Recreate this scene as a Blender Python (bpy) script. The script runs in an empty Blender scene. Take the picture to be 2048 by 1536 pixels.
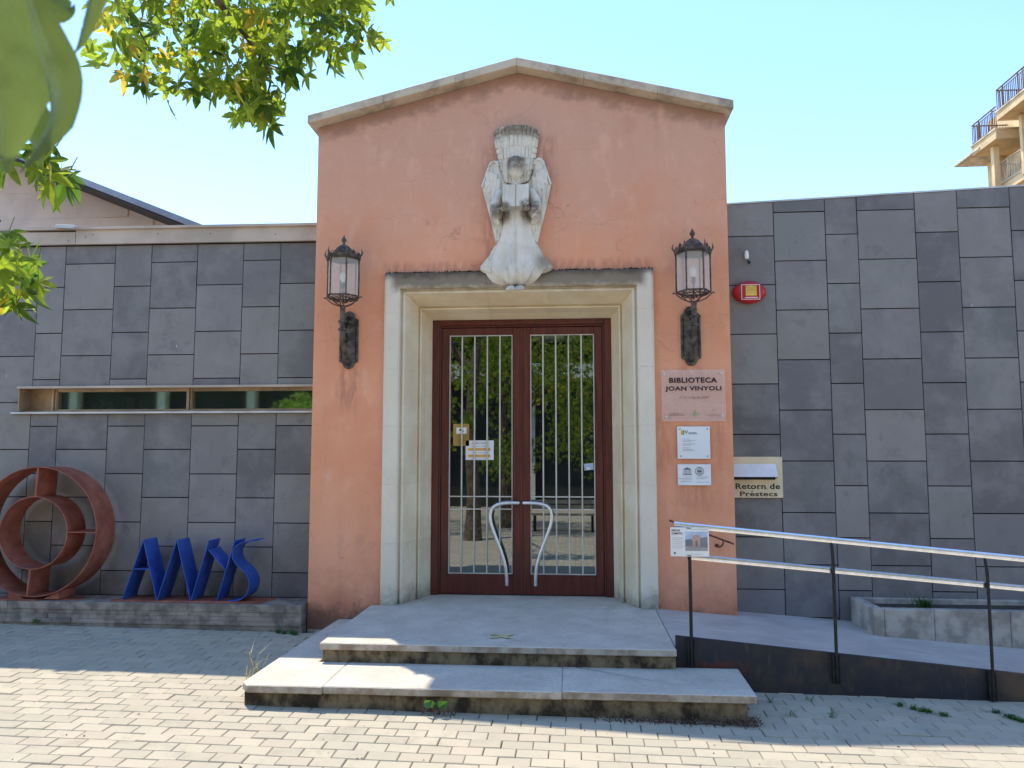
import bpy, bmesh, math, random
from mathutils import Vector, Matrix
import mathutils.noise as mn
R = math.radians
random.seed(7)
sc = bpy.context.scene
col = sc.collection

# ------------------------------------------------------------------ camera
cd = bpy.data.cameras.new('camera'); cam = bpy.data.objects.new('camera', cd); col.objects.link(cam)
cam.location = (0, -7.75, 1.52)
yaw, pit = R(4.6), R(5.2)
fwd = Vector((-math.sin(yaw)*math.cos(pit), math.cos(yaw)*math.cos(pit), math.sin(pit)))
cam.rotation_euler = fwd.to_track_quat('-Z', 'Y').to_euler()
cd.sensor_width = 36; cd.lens = 1550/2048*36; cd.clip_start = .02; cd.clip_end = 3000
cd.dof.use_dof = True; cd.dof.focus_distance = 7.5; cd.dof.aperture_fstop = 11
sc.camera = cam
# ------------------------------------------------------------------ light
SUN = Vector((-.335, .405, 1.0)).normalized()
w = bpy.data.worlds.new('World'); sc.world = w; w.use_nodes = True
nt = w.node_tree; sky = nt.nodes.new('ShaderNodeTexSky'); sky.sky_type = 'NISHITA'; sky.sun_disc = False
sky.sun_elevation = math.asin(SUN.z); sky.sun_rotation = math.atan2(SUN.x, SUN.y)
sky.air_density = 1.0; sky.dust_density = 0.0; sky.ozone_density = 6.0
bg = nt.nodes['Background']; nt.links.new(sky.outputs[0], bg.inputs[0]); bg.inputs[1].default_value = .15
sl = bpy.data.lights.new('sun', 'SUN'); so = bpy.data.objects.new('sun', sl); col.objects.link(so)
sl.energy = 2.3; sl.angle = R(.6); sl.color = (1, .91, .76)
so.rotation_euler = (-SUN).to_track_quat('-Z', 'Y').to_euler(); so.location = (-5, 8, 20)
sc.view_settings.view_transform = 'Standard'; sc.view_settings.look = 'None'
sc.view_settings.exposure = 1.52; sc.view_settings.gamma = 1

# ------------------------------------------------------------------ materials
def s2l(c): return tuple(((v/255)/12.92 if v/255 <= .04045 else ((v/255+.055)/1.055)**2.4) for v in c)
class N:
    def __init__(s, name):
        s.m = bpy.data.materials.new(name); s.m.use_nodes = True; s.t = s.m.node_tree
        s.b = s.t.nodes['Principled BSDF']; s.g = s.t.nodes.new('ShaderNodeNewGeometry')
    def n(s, typ, **k):
        x = s.t.nodes.new(typ)
        for a, v in k.items(): setattr(x, a, v)
        return x
    def l(s, a, b): s.t.links.new(a, b)
    def pos(s): return s.g.outputs['Position']
    def noise(s, scale, detail=4, rough=.55, vec=None, stretch=None):
        x = s.n('ShaderNodeTexNoise'); x.inputs['Scale'].default_value = scale
        x.inputs['Detail'].default_value = detail; x.inputs['Roughness'].default_value = rough
        v = vec or s.pos()
        if stretch:
            m = s.n('ShaderNodeMapping'); m.inputs['Scale'].default_value = stretch; s.l(v, m.inputs[0]); v = m.outputs[0]
        s.l(v, x.inputs[0]); return x.outputs[0]
    def ramp(s, f, a, b, c0=(0, 0, 0), c1=(1, 1, 1)):
        r = s.n('ShaderNodeMapRange', interpolation_type='SMOOTHSTEP'); r.inputs[1].default_value = a; r.inputs[2].default_value = b
        s.l(f, r.inputs[0]); return r.outputs[0]
    def mix(s, f, a, b, mode='MIX'):
        x = s.n('ShaderNodeMix', data_type='RGBA', blend_type=mode)
        for sock, v in ((x.inputs[0], f), (x.inputs[6], a), (x.inputs[7], b)):
            if isinstance(v, (int, float)): sock.default_value = v
            elif isinstance(v, tuple): sock.default_value = (*v[:3], 1)
            else: s.l(v, sock)
        return x.outputs[2]
    def math(s, op, a, b=None, c=None):
        x = s.n('ShaderNodeMath', operation=op)
        for i, v in enumerate((a, b, c)):
            if v is None: continue
            if isinstance(v, (int, float)): x.inputs[i].default_value = v
            else: s.l(v, x.inputs[i])
        return x.outputs[0]
    def xyz(s):
        x = s.n('ShaderNodeSeparateXYZ'); s.l(s.pos(), x.inputs[0]); return x.outputs
    def rnd(s): return s.n('ShaderNodeObjectInfo').outputs['Random']
    def bump(s, f, strength=.3, dist=.01):
        x = s.n('ShaderNodeBump'); x.inputs['Strength'].default_value = strength; x.inputs['Distance'].default_value = dist
        s.l(f, x.inputs['Height']); s.l(x.outputs[0], s.b.inputs['Normal'])
    def col(s, c):
        if isinstance(c, tuple): s.b.inputs['Base Color'].default_value = (*c[:3], 1)
        else: s.l(c, s.b.inputs['Base Color'])
    def set(s, rough=.7, metal=0, spec=.5):
        s.b.inputs['Roughness'].default_value = rough; s.b.inputs['Metallic'].default_value = metal
        s.b.inputs['Specular IOR Level'].default_value = spec
def basic(name, c, rough=.7, metal=0, var=.25, scale=6, bump=.2, bscale=60, bdist=.004, rnd=0, dark=None, spec=.4):
    k = N(name); k.set(rough, metal, spec)
    d = dark or tuple(v*(1-var) for v in c)
    b = k.mix(k.ramp(k.noise(scale), .35, .65), d, tuple(min(1, v*(1+var*.4)) for v in c))
    if rnd:
        r = k.math('MULTIPLY_ADD', k.rnd(), rnd*2, 1-rnd)
        cc = k.n('ShaderNodeCombineColor'); [k.l(r, cc.inputs[i]) for i in range(3)]
        b = k.mix(1.0, b, cc.outputs[0], 'MULTIPLY')
    k.col(b)
    if bump: k.bump(k.noise(bscale, 5), bump, bdist)
    return k.m
M = {}
def box_mask(k, o, x0, x1, z0, z1, soft=.05):
    a = k.math('MULTIPLY', k.ramp(o[0], x0-soft, x0+soft), k.ramp(o[0], x1+soft, x1-soft))
    b = k.math('MULTIPLY', k.ramp(o[2], z0-soft*2, z0+soft*2), k.ramp(o[2], z1+soft, z1-soft))
    return k.math('MULTIPLY', a, b)
# pink render
k = N('pink_render'); k.set(.85, 0, .25); o = k.xyz()
c = k.mix(k.ramp(k.noise(1.1, 6, .6), .3, .7), (.76, .315, .165), (.83, .385, .225))
up = k.ramp(k.math('ADD', o[2], k.math('MULTIPLY', k.noise(2.2, 5), 1.2)), 3.6, 5.6)
c = k.mix(k.math('MULTIPLY', up, .75), c, (.60, .36, .26))
blot = k.ramp(k.noise(2.6, 9, .68), .54, .72)
c = k.mix(k.math('MULTIPLY', blot, .45), c, (.60, .27, .17))
c = k.mix(k.math('MULTIPLY', k.ramp(k.noise(4.5, 8, .7, stretch=(1, 1, .6)), .5, .7), .35), c, (.86, .50, .34))
cv = k.n('ShaderNodeTexVoronoi', feature='DISTANCE_TO_EDGE'); cv.inputs['Scale'].default_value = 1.7
cm = k.n('ShaderNodeMapping'); cm.inputs['Scale'].default_value = (.6, 1, 2.2); vn = k.n('ShaderNodeTexNoise'); vn.inputs['Scale'].default_value = 3.5; vn.inputs['Detail'].default_value = 6
k.l(k.pos(), vn.inputs[0]); va = k.n('ShaderNodeVectorMath', operation='MULTIPLY_ADD'); va.inputs[1].default_value = (.35, .35, .35)
k.l(vn.outputs[1], va.inputs[0]); k.l(k.pos(), va.inputs[2]); k.l(va.outputs[0], cm.inputs[0]); k.l(cm.outputs[0], cv.inputs['Vector'])
crk = k.math('MULTIPLY', k.ramp(cv.outputs['Distance'], .006, .0), k.ramp(k.noise(.9, 3), .48, .6))
c = k.mix(k.math('MULTIPLY', crk, .55), c, (.30, .14, .10))
streak = k.ramp(k.noise(3.2, 6, .6, stretch=(3, 3, .35)), .55, .78)
c = k.mix(k.math('MULTIPLY', streak, .3), c, (.50, .25, .17))
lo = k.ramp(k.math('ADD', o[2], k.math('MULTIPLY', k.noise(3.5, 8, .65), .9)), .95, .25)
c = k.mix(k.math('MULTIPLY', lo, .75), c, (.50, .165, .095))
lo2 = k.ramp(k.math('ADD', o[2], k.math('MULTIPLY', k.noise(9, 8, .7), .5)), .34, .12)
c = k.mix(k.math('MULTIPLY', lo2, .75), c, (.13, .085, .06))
for (x0, x1, z0, z1, a) in ((-2.42, -2.2, 2.0, 2.42, .5), (1.04, 1.27, 2.2, 2.42, .4), (1.0, 1.33, 1.0, 1.24, .35), (.8, .95, 1.35, 1.9, .3), (1.36, 1.46, 1.4, 1.9, .3), (-1.95, .8, 3.38, 3.48, .5), (-.92, -.74, 3.5, 4.7, .45), (-.4, -.18, 4.1, 4.8, .45)):
    mk = k.math('MULTIPLY', box_mask(k, o, x0, x1, z0, z1, .06), k.ramp(k.noise(9, 6, .6, stretch=(2, 2, .5)), .35, .6))
    c = k.mix(k.math('MULTIPLY', mk, a), c, (.34, .13, .09))
# noisy darker band just under the sloping coping
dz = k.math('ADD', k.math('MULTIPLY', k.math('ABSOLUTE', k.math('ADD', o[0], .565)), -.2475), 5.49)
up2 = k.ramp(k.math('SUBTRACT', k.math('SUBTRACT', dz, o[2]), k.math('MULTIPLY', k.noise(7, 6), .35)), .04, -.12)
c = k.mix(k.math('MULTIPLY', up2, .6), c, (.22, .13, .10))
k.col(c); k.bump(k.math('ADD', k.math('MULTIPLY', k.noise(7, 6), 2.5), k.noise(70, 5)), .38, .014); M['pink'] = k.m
# limestone of the door surround
k = N('door_limestone'); k.set(.8, 0, .3); o = k.xyz()
c = k.mix(k.ramp(k.noise(2.5, 7, .6), .35, .65), (.76, .60, .385), (.86, .73, .51))
c = k.mix(k.math('MULTIPLY', k.ramp(k.rnd(), 0, 1), .25), c, (.60, .52, .38))
outr = k.ramp(o[1], .06, -.04)   # the exposed outer face has weathered grey
c = k.mix(k.math('MULTIPLY', outr, .6), c, (.74, .68, .56))
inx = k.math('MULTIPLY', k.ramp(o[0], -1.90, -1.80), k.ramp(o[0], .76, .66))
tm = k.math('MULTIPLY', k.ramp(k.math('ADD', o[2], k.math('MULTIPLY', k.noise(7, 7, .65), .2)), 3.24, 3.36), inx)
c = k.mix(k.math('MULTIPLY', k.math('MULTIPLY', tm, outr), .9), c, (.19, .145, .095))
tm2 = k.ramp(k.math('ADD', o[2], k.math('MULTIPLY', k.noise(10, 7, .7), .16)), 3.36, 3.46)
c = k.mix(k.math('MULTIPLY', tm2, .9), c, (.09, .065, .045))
bm_ = k.ramp(k.math('ADD', o[2], k.math('MULTIPLY', k.noise(7, 8, .7), .5)), .52, .2)
c = k.mix(k.math('MULTIPLY', bm_, .8), c, (.14, .125, .105))
c = k.mix(k.math('MULTIPLY', k.ramp(k.noise(16, 8, .7), .56, .75), .3), c, (.25, .22, .18))
k.col(c); k.bump(k.noise(45, 6), .3, .006); M['lime'] = k.m
# coping stone
k = N('coping_stone'); k.set(.85); c = k.mix(k.ramp(k.noise(3, 8, .65), .4, .68), (.60, .50, .36), (.32, .25, .18))
k.col(c); k.bump(k.noise(40, 6), .4, .008); M['coping'] = k.m
# statue stone
k = N('statue_stone'); k.set(.8, 0, .3); o = k.xyz()
c = k.mix(k.ramp(k.noise(4, 6), .4, .6), (.68, .62, .50), (.78, .72, .60))
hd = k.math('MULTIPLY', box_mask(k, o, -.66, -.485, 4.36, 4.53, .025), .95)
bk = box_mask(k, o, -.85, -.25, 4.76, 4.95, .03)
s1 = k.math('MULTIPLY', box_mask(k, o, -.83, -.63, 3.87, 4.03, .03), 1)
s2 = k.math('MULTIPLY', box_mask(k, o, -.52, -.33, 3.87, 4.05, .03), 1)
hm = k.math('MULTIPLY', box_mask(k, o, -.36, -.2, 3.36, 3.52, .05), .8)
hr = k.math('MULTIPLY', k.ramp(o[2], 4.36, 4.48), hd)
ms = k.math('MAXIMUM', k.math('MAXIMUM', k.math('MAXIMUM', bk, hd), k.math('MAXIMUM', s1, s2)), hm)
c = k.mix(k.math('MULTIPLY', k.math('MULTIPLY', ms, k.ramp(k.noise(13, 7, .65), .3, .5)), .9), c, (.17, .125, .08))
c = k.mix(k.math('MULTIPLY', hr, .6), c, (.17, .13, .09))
c = k.mix(k.math('MULTIPLY', k.ramp(k.noise(9, 7, .65, stretch=(2.5, 1, .3)), .5, .66), .38), c, (.40, .35, .27))
c = k.mix(k.math('MULTIPLY', k.ramp(k.noise(14, 8, .7), .55, .75), .3), c, (.2, .19, .17))
k.col(c); k.bump(k.math('ADD', k.noise(28, 7, .65), k.math('MULTIPLY', k.noise(11, 5, .6, stretch=(2.2, 1, .5)), 2.2)), .6, .010); M['statue'] = k.m
# slate grey cladding
k = N('grey_cladding'); k.set(.62, 0, .45); r = k.rnd()
c = k.mix(k.ramp(r, 0, 1), (.13, .118, .115), (.245, .222, .198))
h = k.math('FRACT', k.math('MULTIPLY', r, 7.3))
c = k.mix(k.math('MULTIPLY', k.ramp(h, .6, 1), .35), c, (.15, .13, .15))
c = k.mix(k.math('MULTIPLY', k.ramp(h, .4, 0), .35), c, (.165, .18, .155))
c = k.mix(k.math('MULTIPLY', k.ramp(k.noise(2.3, 8, .68), .4, .66), .5), c, (.29, .272, .25))
c = k.mix(k.math('MULTIPLY', k.ramp(k.noise(5, 9, .74), .52, .7), .5), c, (.105, .10, .10))
c = k.mix(k.math('MULTIPLY', k.ramp(k.noise(4, 6, .6, stretch=(4, 4, .4)), .6, .75), .3), c, (.10, .095, .09))
c = k.mix(k.math('MULTIPLY', k.ramp(k.noise(300, 2), .4, .7), .18), c, (.22, .22, .22))
c = k.mix(k.ramp(k.noise(13, 3, .5, stretch=(1.6, 1, .5)), .765, .79), c, (.5, .5, .48))
k.col(c); k.bump(k.noise(160, 3), .25, .002); M['clad'] = k.m
M['clad_back'] = basic('cladding_void', (.012, .012, .013), .9, bump=0)
M['flash'] = basic('beige_metal_flashing', (.52, .42, .33), .5, .15, .2, 2, .05)
M['flash_light'] = basic('pale_metal_flashing', (.55, .55, .53), .45, .4, .15, 3, .05)
M['bronze'] = basic('bronze_window_metal', (.42, .28, .16), .5, .2, .3, 4, .05)
M['white_metal'] = basic('white_sill_metal', (.62, .60, .56), .45, .2, .15, 5, .05)
# wood
k = N('mahogany_paint'); k.set(.36, 0, .5)
c = k.mix(k.ramp(k.noise(5, 6, .6, stretch=(6, 6, .5)), .3, .7), (.075, .014, .009), (.14, .026, .016))
k.col(c); k.bump(k.noise(12, 6, .6, stretch=(12, 12, 1)), .12, .003); M['wood'] = k.m
M['bar'] = basic('grey_painted_bar', (.66, .63, .58), .45, .3, .15, 8, .05)
M['steel'] = basic('brushed_stainless', (.86, .85, .83), .38, .8, .1, 20, .05, 300, .001)
M['rail'] = basic('galvanised_rail', (.93, .93, .93), .22, 1.0, .08, 15, .05, 200, .001)
M['iron'] = basic('black_painted_iron', (.025, .024, .024), .5, .3, .4, 20, .2)
M['lamp_iron'] = basic('weathered_lantern_iron', (.13, .105, .08), .6, .35, .45, 18, .3, 120, .003, dark=(.055, .043, .034))
M['rust'] = basic('rusty_iron', (.17, .06, .035), .8, .1, .5, 20, .3)
k = N('weathered_steel_plate'); k.set(.55, .2); o = k.xyz()
c = k.mix(k.ramp(k.noise(3, 8, .65), .4, .7), (.022, .024, .032), (.075, .05, .035))
c = k.mix(k.math('MULTIPLY', k.ramp(k.noise(6, 6, .6, stretch=(3, 1, .6)), .55, .7), .5), c, (.10, .075, .055))
edge = k.math('MULTIPLY', box_mask(k, o, .7, 1.33, -.14, -.07, .03), k.ramp(k.noise(9, 6), .38, .6))
c = k.mix(edge, c, (.12, .035, .02))
k.col(c); k.bump(k.noise(50, 6), .3, .004); M['plate'] = k.m
k = N('red_oxide_steel'); k.set(.7, .1)
c = k.mix(k.ramp(k.noise(5, 8, .65), .35, .7), (.27, .075, .042), (.44, .15, .09))
k.col(c); k.bump(k.noise(60, 5), .25, .003); M['oxide'] = k.m
k = N('blue_painted_steel'); k.set(.5, .1)
c = k.mix(k.ramp(k.noise(6, 7, .6), .35, .7), (.022, .068, .30), (.042, .12, .45))
k.col(c); k.bump(k.noise(70, 4), .15, .003); M['blue'] = k.m
# glass
def glass(name, refl, tint, rough=.015, thru=.25):
    k = N(name); o = k.t.nodes['Material Output']
    g = k.n('ShaderNodeBsdfGlossy'); g.inputs['Roughness'].default_value = rough; g.inputs['Color'].default_value = (*tint, 1)
    t = k.n('ShaderNodeBsdfTransparent'); t.inputs[0].default_value = (thru, thru, thru, 1)
    fr = k.n('ShaderNodeLayerWeight'); fr.inputs[0].default_value = .5
    f = k.math('MULTIPLY_ADD', k.math('POWER', fr.outputs['Facing'], 4), 1-refl, refl); x = k.n('ShaderNodeMixShader')
    k.l(f, x.inputs[0]); k.l(t.outputs[0], x.inputs[1]); k.l(g.outputs[0], x.inputs[2]); k.l(x.outputs[0], o.inputs[0]); return k.m
M['glass'] = glass('dark_door_glass', .24, (.88, .95, .88), .008, .2)
M['greenglass'] = glass('green_window_glass', .42, (.62, .85, .68), .03, .5)
k = N('clear_acrylic'); k.set(.12, 0, .5); k.col((.86, .78, .70)); k.b.inputs['Alpha'].default_value = .2; M['acrylic'] = k.m
k = N('frosted_lantern_glass'); k.set(.45, 0, .5); k.col((.80, .76, .68)); k.b.inputs['Alpha'].default_value = .34; M['lampglass'] = k.m
M['bulb'] = basic('white_bulb', (.85, .8, .68), .3, bump=0, var=.05)
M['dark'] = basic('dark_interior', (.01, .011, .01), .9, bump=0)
M['green_room'] = basic('dim_green_room_wall', (.03, .06, .045), .9, bump=0)
# paving
def pavemat(name, stuff):
    k = N(name); k.set(.88, 0, .25)
    if stuff:
        a = k.n('ShaderNodeAttribute', attribute_name='tone'); r = a.outputs['Fac']
    else: r = k.rnd()
    c = k.mix(k.ramp(r, 0, 1), (.41, .36, .265), (.475, .415, .305))
    h = k.math('FRACT', k.math('MULTIPLY', r, 9.7))
    c = k.mix(k.math('MULTIPLY', k.ramp(h, .6, 1), .4), c, (.46, .37, .285))
    c = k.mix(k.math('MULTIPLY', k.ramp(k.noise(1.5, 6, .6), .4, .7), .3), c, (.30, .295, .24))
    c = k.mix(k.math('MULTIPLY', k.ramp(k.noise(5, 9, .74), .5, .72), .45), c, (.25, .215, .165))
    c = k.mix(k.ramp(k.noise(34, 3, .5), .74, .78), c, (.14, .12, .10))
    c = k.mix(k.math('MULTIPLY', k.ramp(k.noise(420, 2), .45, .7), .3), c, (.22, .2, .17))
    k.col(c); k.bump(k.noise(260, 3), .35, .003); return k.m
M['paver'] = pavemat('concrete_paver', False); M['paver_s'] = pavemat('concrete_paver_far', True)
M['bed'] = basic('joint_sand', (.19, .155, .115), .95, 0, .4, 8, .5, 80, .01)
k = N('plaza_paving'); k.set(.9, 0, .25)
br = k.n('ShaderNodeTexBrick'); k.l(k.pos(), br.inputs[0]); br.inputs['Color1'].default_value = (.48, .42, .34, 1); br.inputs['Color2'].default_value = (.53, .46, .37, 1)
br.inputs['Mortar'].default_value = (.17, .14, .11, 1); br.inputs['Scale'].default_value = 1; br.inputs['Mortar Size'].default_value = .006
br.inputs['Brick Width'].default_value = .2; br.inputs['Row Height'].default_value = .125
k.col(k.mix(k.math('MULTIPLY', k.ramp(k.noise(2, 6), .4, .7), .4), br.outputs[0], (.27, .25, .21))); M['plaza'] = k.m
# step stone
k = N('step_limestone'); k.set(.8, 0, .3); o = k.xyz()
c = k.mix(k.ramp(k.noise(3, 8, .65), .35, .7), (.50, .44, .355), (.60, .54, .44))
c = k.mix(k.math('MULTIPLY', k.ramp(k.noise(26, 9, .78), .48, .7), .55), c, (.27, .245, .205))
c = k.mix(k.math('MULTIPLY', k.ramp(k.noise(4.5, 8, .7), .52, .68), .4), c, (.33, .30, .25))
c = k.mix(k.ramp(k.noise(22, 3), .76, .8), c, (.72, .69, .62))
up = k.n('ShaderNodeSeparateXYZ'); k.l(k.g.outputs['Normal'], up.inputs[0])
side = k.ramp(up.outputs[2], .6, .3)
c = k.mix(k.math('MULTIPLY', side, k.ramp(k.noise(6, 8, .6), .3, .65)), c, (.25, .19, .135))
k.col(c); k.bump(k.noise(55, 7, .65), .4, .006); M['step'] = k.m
k = N('mossy_riser'); k.set(.9, 0, .2); o = k.xyz()
c = k.mix(k.ramp(k.noise(7, 8, .65, stretch=(1, 1, .7)), .38, .62), (.045, .032, .022), (.24, .18, .105))
c = k.mix(k.ramp(k.noise(18, 6), .6, .75), c, (.10, .095, .04))
k.col(c); k.bump(k.noise(40, 7, .7), .6, .012); M['riser'] = k.m
M['ramp'] = basic('ramp_concrete', (.40, .375, .34), .85, 0, .3, 4, .35, 40, .006)
k = N('ramp_trowelled'); k.set(.75, 0, .35)
c = k.mix(k.ramp(k.noise(2.5, 6), .35, .65), (.42, .375, .33), (.50, .45, .40))
c = k.mix(k.math('MULTIPLY', k.ramp(k.noise(7, 7, .65, stretch=(.5, 2.0, 1)), .56, .68), .6), c, (.70, .66, .60))
k.col(c); k.bump(k.noise(40, 6), .3, .005); M['ramp'] = k.m
M['planter'] = basic('planter_concrete', (.42, .37, .31), .85, 0, .35, 7, .35, 45, .006, rnd=.08)
M['ledge'] = basic('ledge_stone', (.31, .25, .20), .85, 0, .4, 9, .4, 40, .006, rnd=.10)
M['soil'] = basic('planter_soil', (.07, .055, .04), .95, 0, .4, 20, .8, 50, .02)
M['white'] = basic('white_sign_board', (.84, .83, .80), .5, 0, .06, 3, .03)
M['cream'] = basic('cream_panel', (.76, .62, .40), .5, 0, .12, 4, .05)
M['silver'] = basic('folded_silver_hood', (.86, .80, .76), .65, 0, .1, 4, .05)
M['text'] = basic('black_lettering', (.018, .012, .012), .6, bump=0)
M['textred'] = basic('dark_maroon_lettering', (.05, .012, .014), .6, bump=0)
M['faint'] = basic('faint_grey_print', (.36, .35, .33), .6, bump=0)
M['faintbrown'] = basic('faint_brown_print', (.34, .18, .12), .6, bump=0)
M['grey_ink'] = basic('grey_ink', (.14, .14, .15), .6, bump=0)
M['green_ink'] = basic('pale_green_ink', (.38, .50, .22), .6, bump=0)
M['yellow_ink'] = basic('yellow_ink', (.75, .55, .10), .6, bump=0)
M['orange_ink'] = basic('orange_ink', (.70, .36, .08), .6, bump=0)
M['ochre'] = basic('ochre_poster', (.42, .25, .05), .6, bump=0)
M['red'] = basic('red_siren_plastic', (.48, .02, .025), .35, 0, .15, 6, .03)
M['redlens'] = basic('dark_red_lens', (.20, .012, .016), .2, bump=0)
M['ph_sky'] = basic('print_sky', (.48, .60, .74), .6, bump=0)
M['ph_pink'] = basic('print_pink', (.62, .38, .31), .6, bump=0)
M['ph_grey'] = basic('print_grey', (.22, .23, .25), .6, bump=0)
M['ph_ground'] = basic('print_ground', (.40, .38, .36), .6, bump=0)
M['peach'] = basic('peach_stone', (.88, .66, .52), .85, 0, .08, 2, .15, rnd=.07)
M['roofdark'] = basic('dark_grey_eave', (.045, .04, .04), .6, .1, .25, 2, .1)
M['roofgrey'] = basic('grey_zinc_edge', (.32, .30, .31), .45, .4, .2, 2, .1)
M['apart'] = basic('ochre_render', (.78, .54, .28), .85, 0, .2, .8, .2, 20, .02)
M['apart_l'] = basic('pale_slab_edge', (.72, .60, .42), .85, 0, .35, 2, .2, 20, .02)
M['railbrown'] = basic('brown_balcony_rail', (.17, .09, .045), .9, 0, bump=0)
M['bark'] = basic('sweetgum_bark', (.16, .115, .08), .95, 0, .5, 12, .9, 25, .03)
M['oppwall'] = basic('dark_glazed_facade', (.03, .032, .03), .8, 0, .3, 1, 0)  # near-black own colour of the glazed wall opposite
M['oppwhite'] = basic('white_canopy', (.55, .55, .52), .7, 0, .2, 1, 0)
M['benchwood'] = basic('bench_slats', (.42, .36, .28), .7, 0, .3, 6, .1)
M['yellowpaint'] = basic('worn_yellow_paint', (.58, .50, .24), .8, 0, .2, 20, .1)
M['litter'] = basic('dry_brown_leaf', (.17, .10, .065), .9, 0, .6, 30, .2, rnd=.3)
def leafmat(name, cols, tr=.5):
    k = N(name); out = k.t.nodes['Material Output']
    if len(cols) == 2: cols = cols + [cols[1]]
    r = k.rnd(); at = k.n('ShaderNodeAttribute', attribute_name='tone')
    r = k.math('FRACT', k.math('ADD', r, at.outputs['Fac']))
    c = k.mix(k.ramp(r, .0, .55), cols[0], cols[1]); c = k.mix(k.ramp(r, .93, .97), c, cols[2])
    c = k.mix(k.math('MULTIPLY', k.ramp(k.noise(30, 4), .4, .7), .35), c, tuple(v*.6 for v in cols[0]))
    k.col(c); k.set(.5, 0, .35)
    t = k.n('ShaderNodeBsdfTranslucent'); tc = k.mix(1.0, c, (1.9, 2.0, .9), 'MULTIPLY'); k.l(tc, t.inputs[0])
    x = k.n('ShaderNodeMixShader'); x.inputs[0].default_value = tr
    k.l(k.b.outputs[0], x.inputs[1]); k.l(t.outputs[0], x.inputs[2]); k.l(x.outputs[0], out.inputs[0]); return k.m
M['leaf'] = leafmat('sweetgum_leaf', [(.055, .105, .026), (.235, .285, .05), (.48, .33, .07)], .62)
M['bigleaf'] = leafmat('near_leaf_underside', [(.085, .125, .04), (.14, .18, .075), (.09, .13, .045)], .34)
nb = M['bigleaf'].node_tree; bb = nb.nodes['Principled BSDF']; gg = nb.nodes.new('ShaderNodeNewGeometry'); n1 = nb.nodes.new('ShaderNodeTexVoronoi'); n1.feature = 'DISTANCE_TO_EDGE'; n1.inputs['Scale'].default_value = 260
nb.links.new(gg.outputs['Position'], n1.inputs[0]); b1 = nb.nodes.new('ShaderNodeBump'); b1.inputs['Strength'].default_value = .8; b1.inputs['Distance'].default_value = .002
nb.links.new(n1.outputs['Distance'], b1.inputs['Height']); nb.links.new(b1.outputs[0], bb.inputs['Normal'])
M['leafdk'] = leafmat('sweetgum_leaf_far', [(.06, .12, .025), (.22, .27, .055), (.35, .28, .06)], .4)
M['weed'] = leafmat('weed_green', [(.05, .12, .03), (.08, .18, .05)], .3)
M['dry'] = leafmat('dry_grass', [(.25, .22, .13), (.36, .32, .2)], .3)

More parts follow.
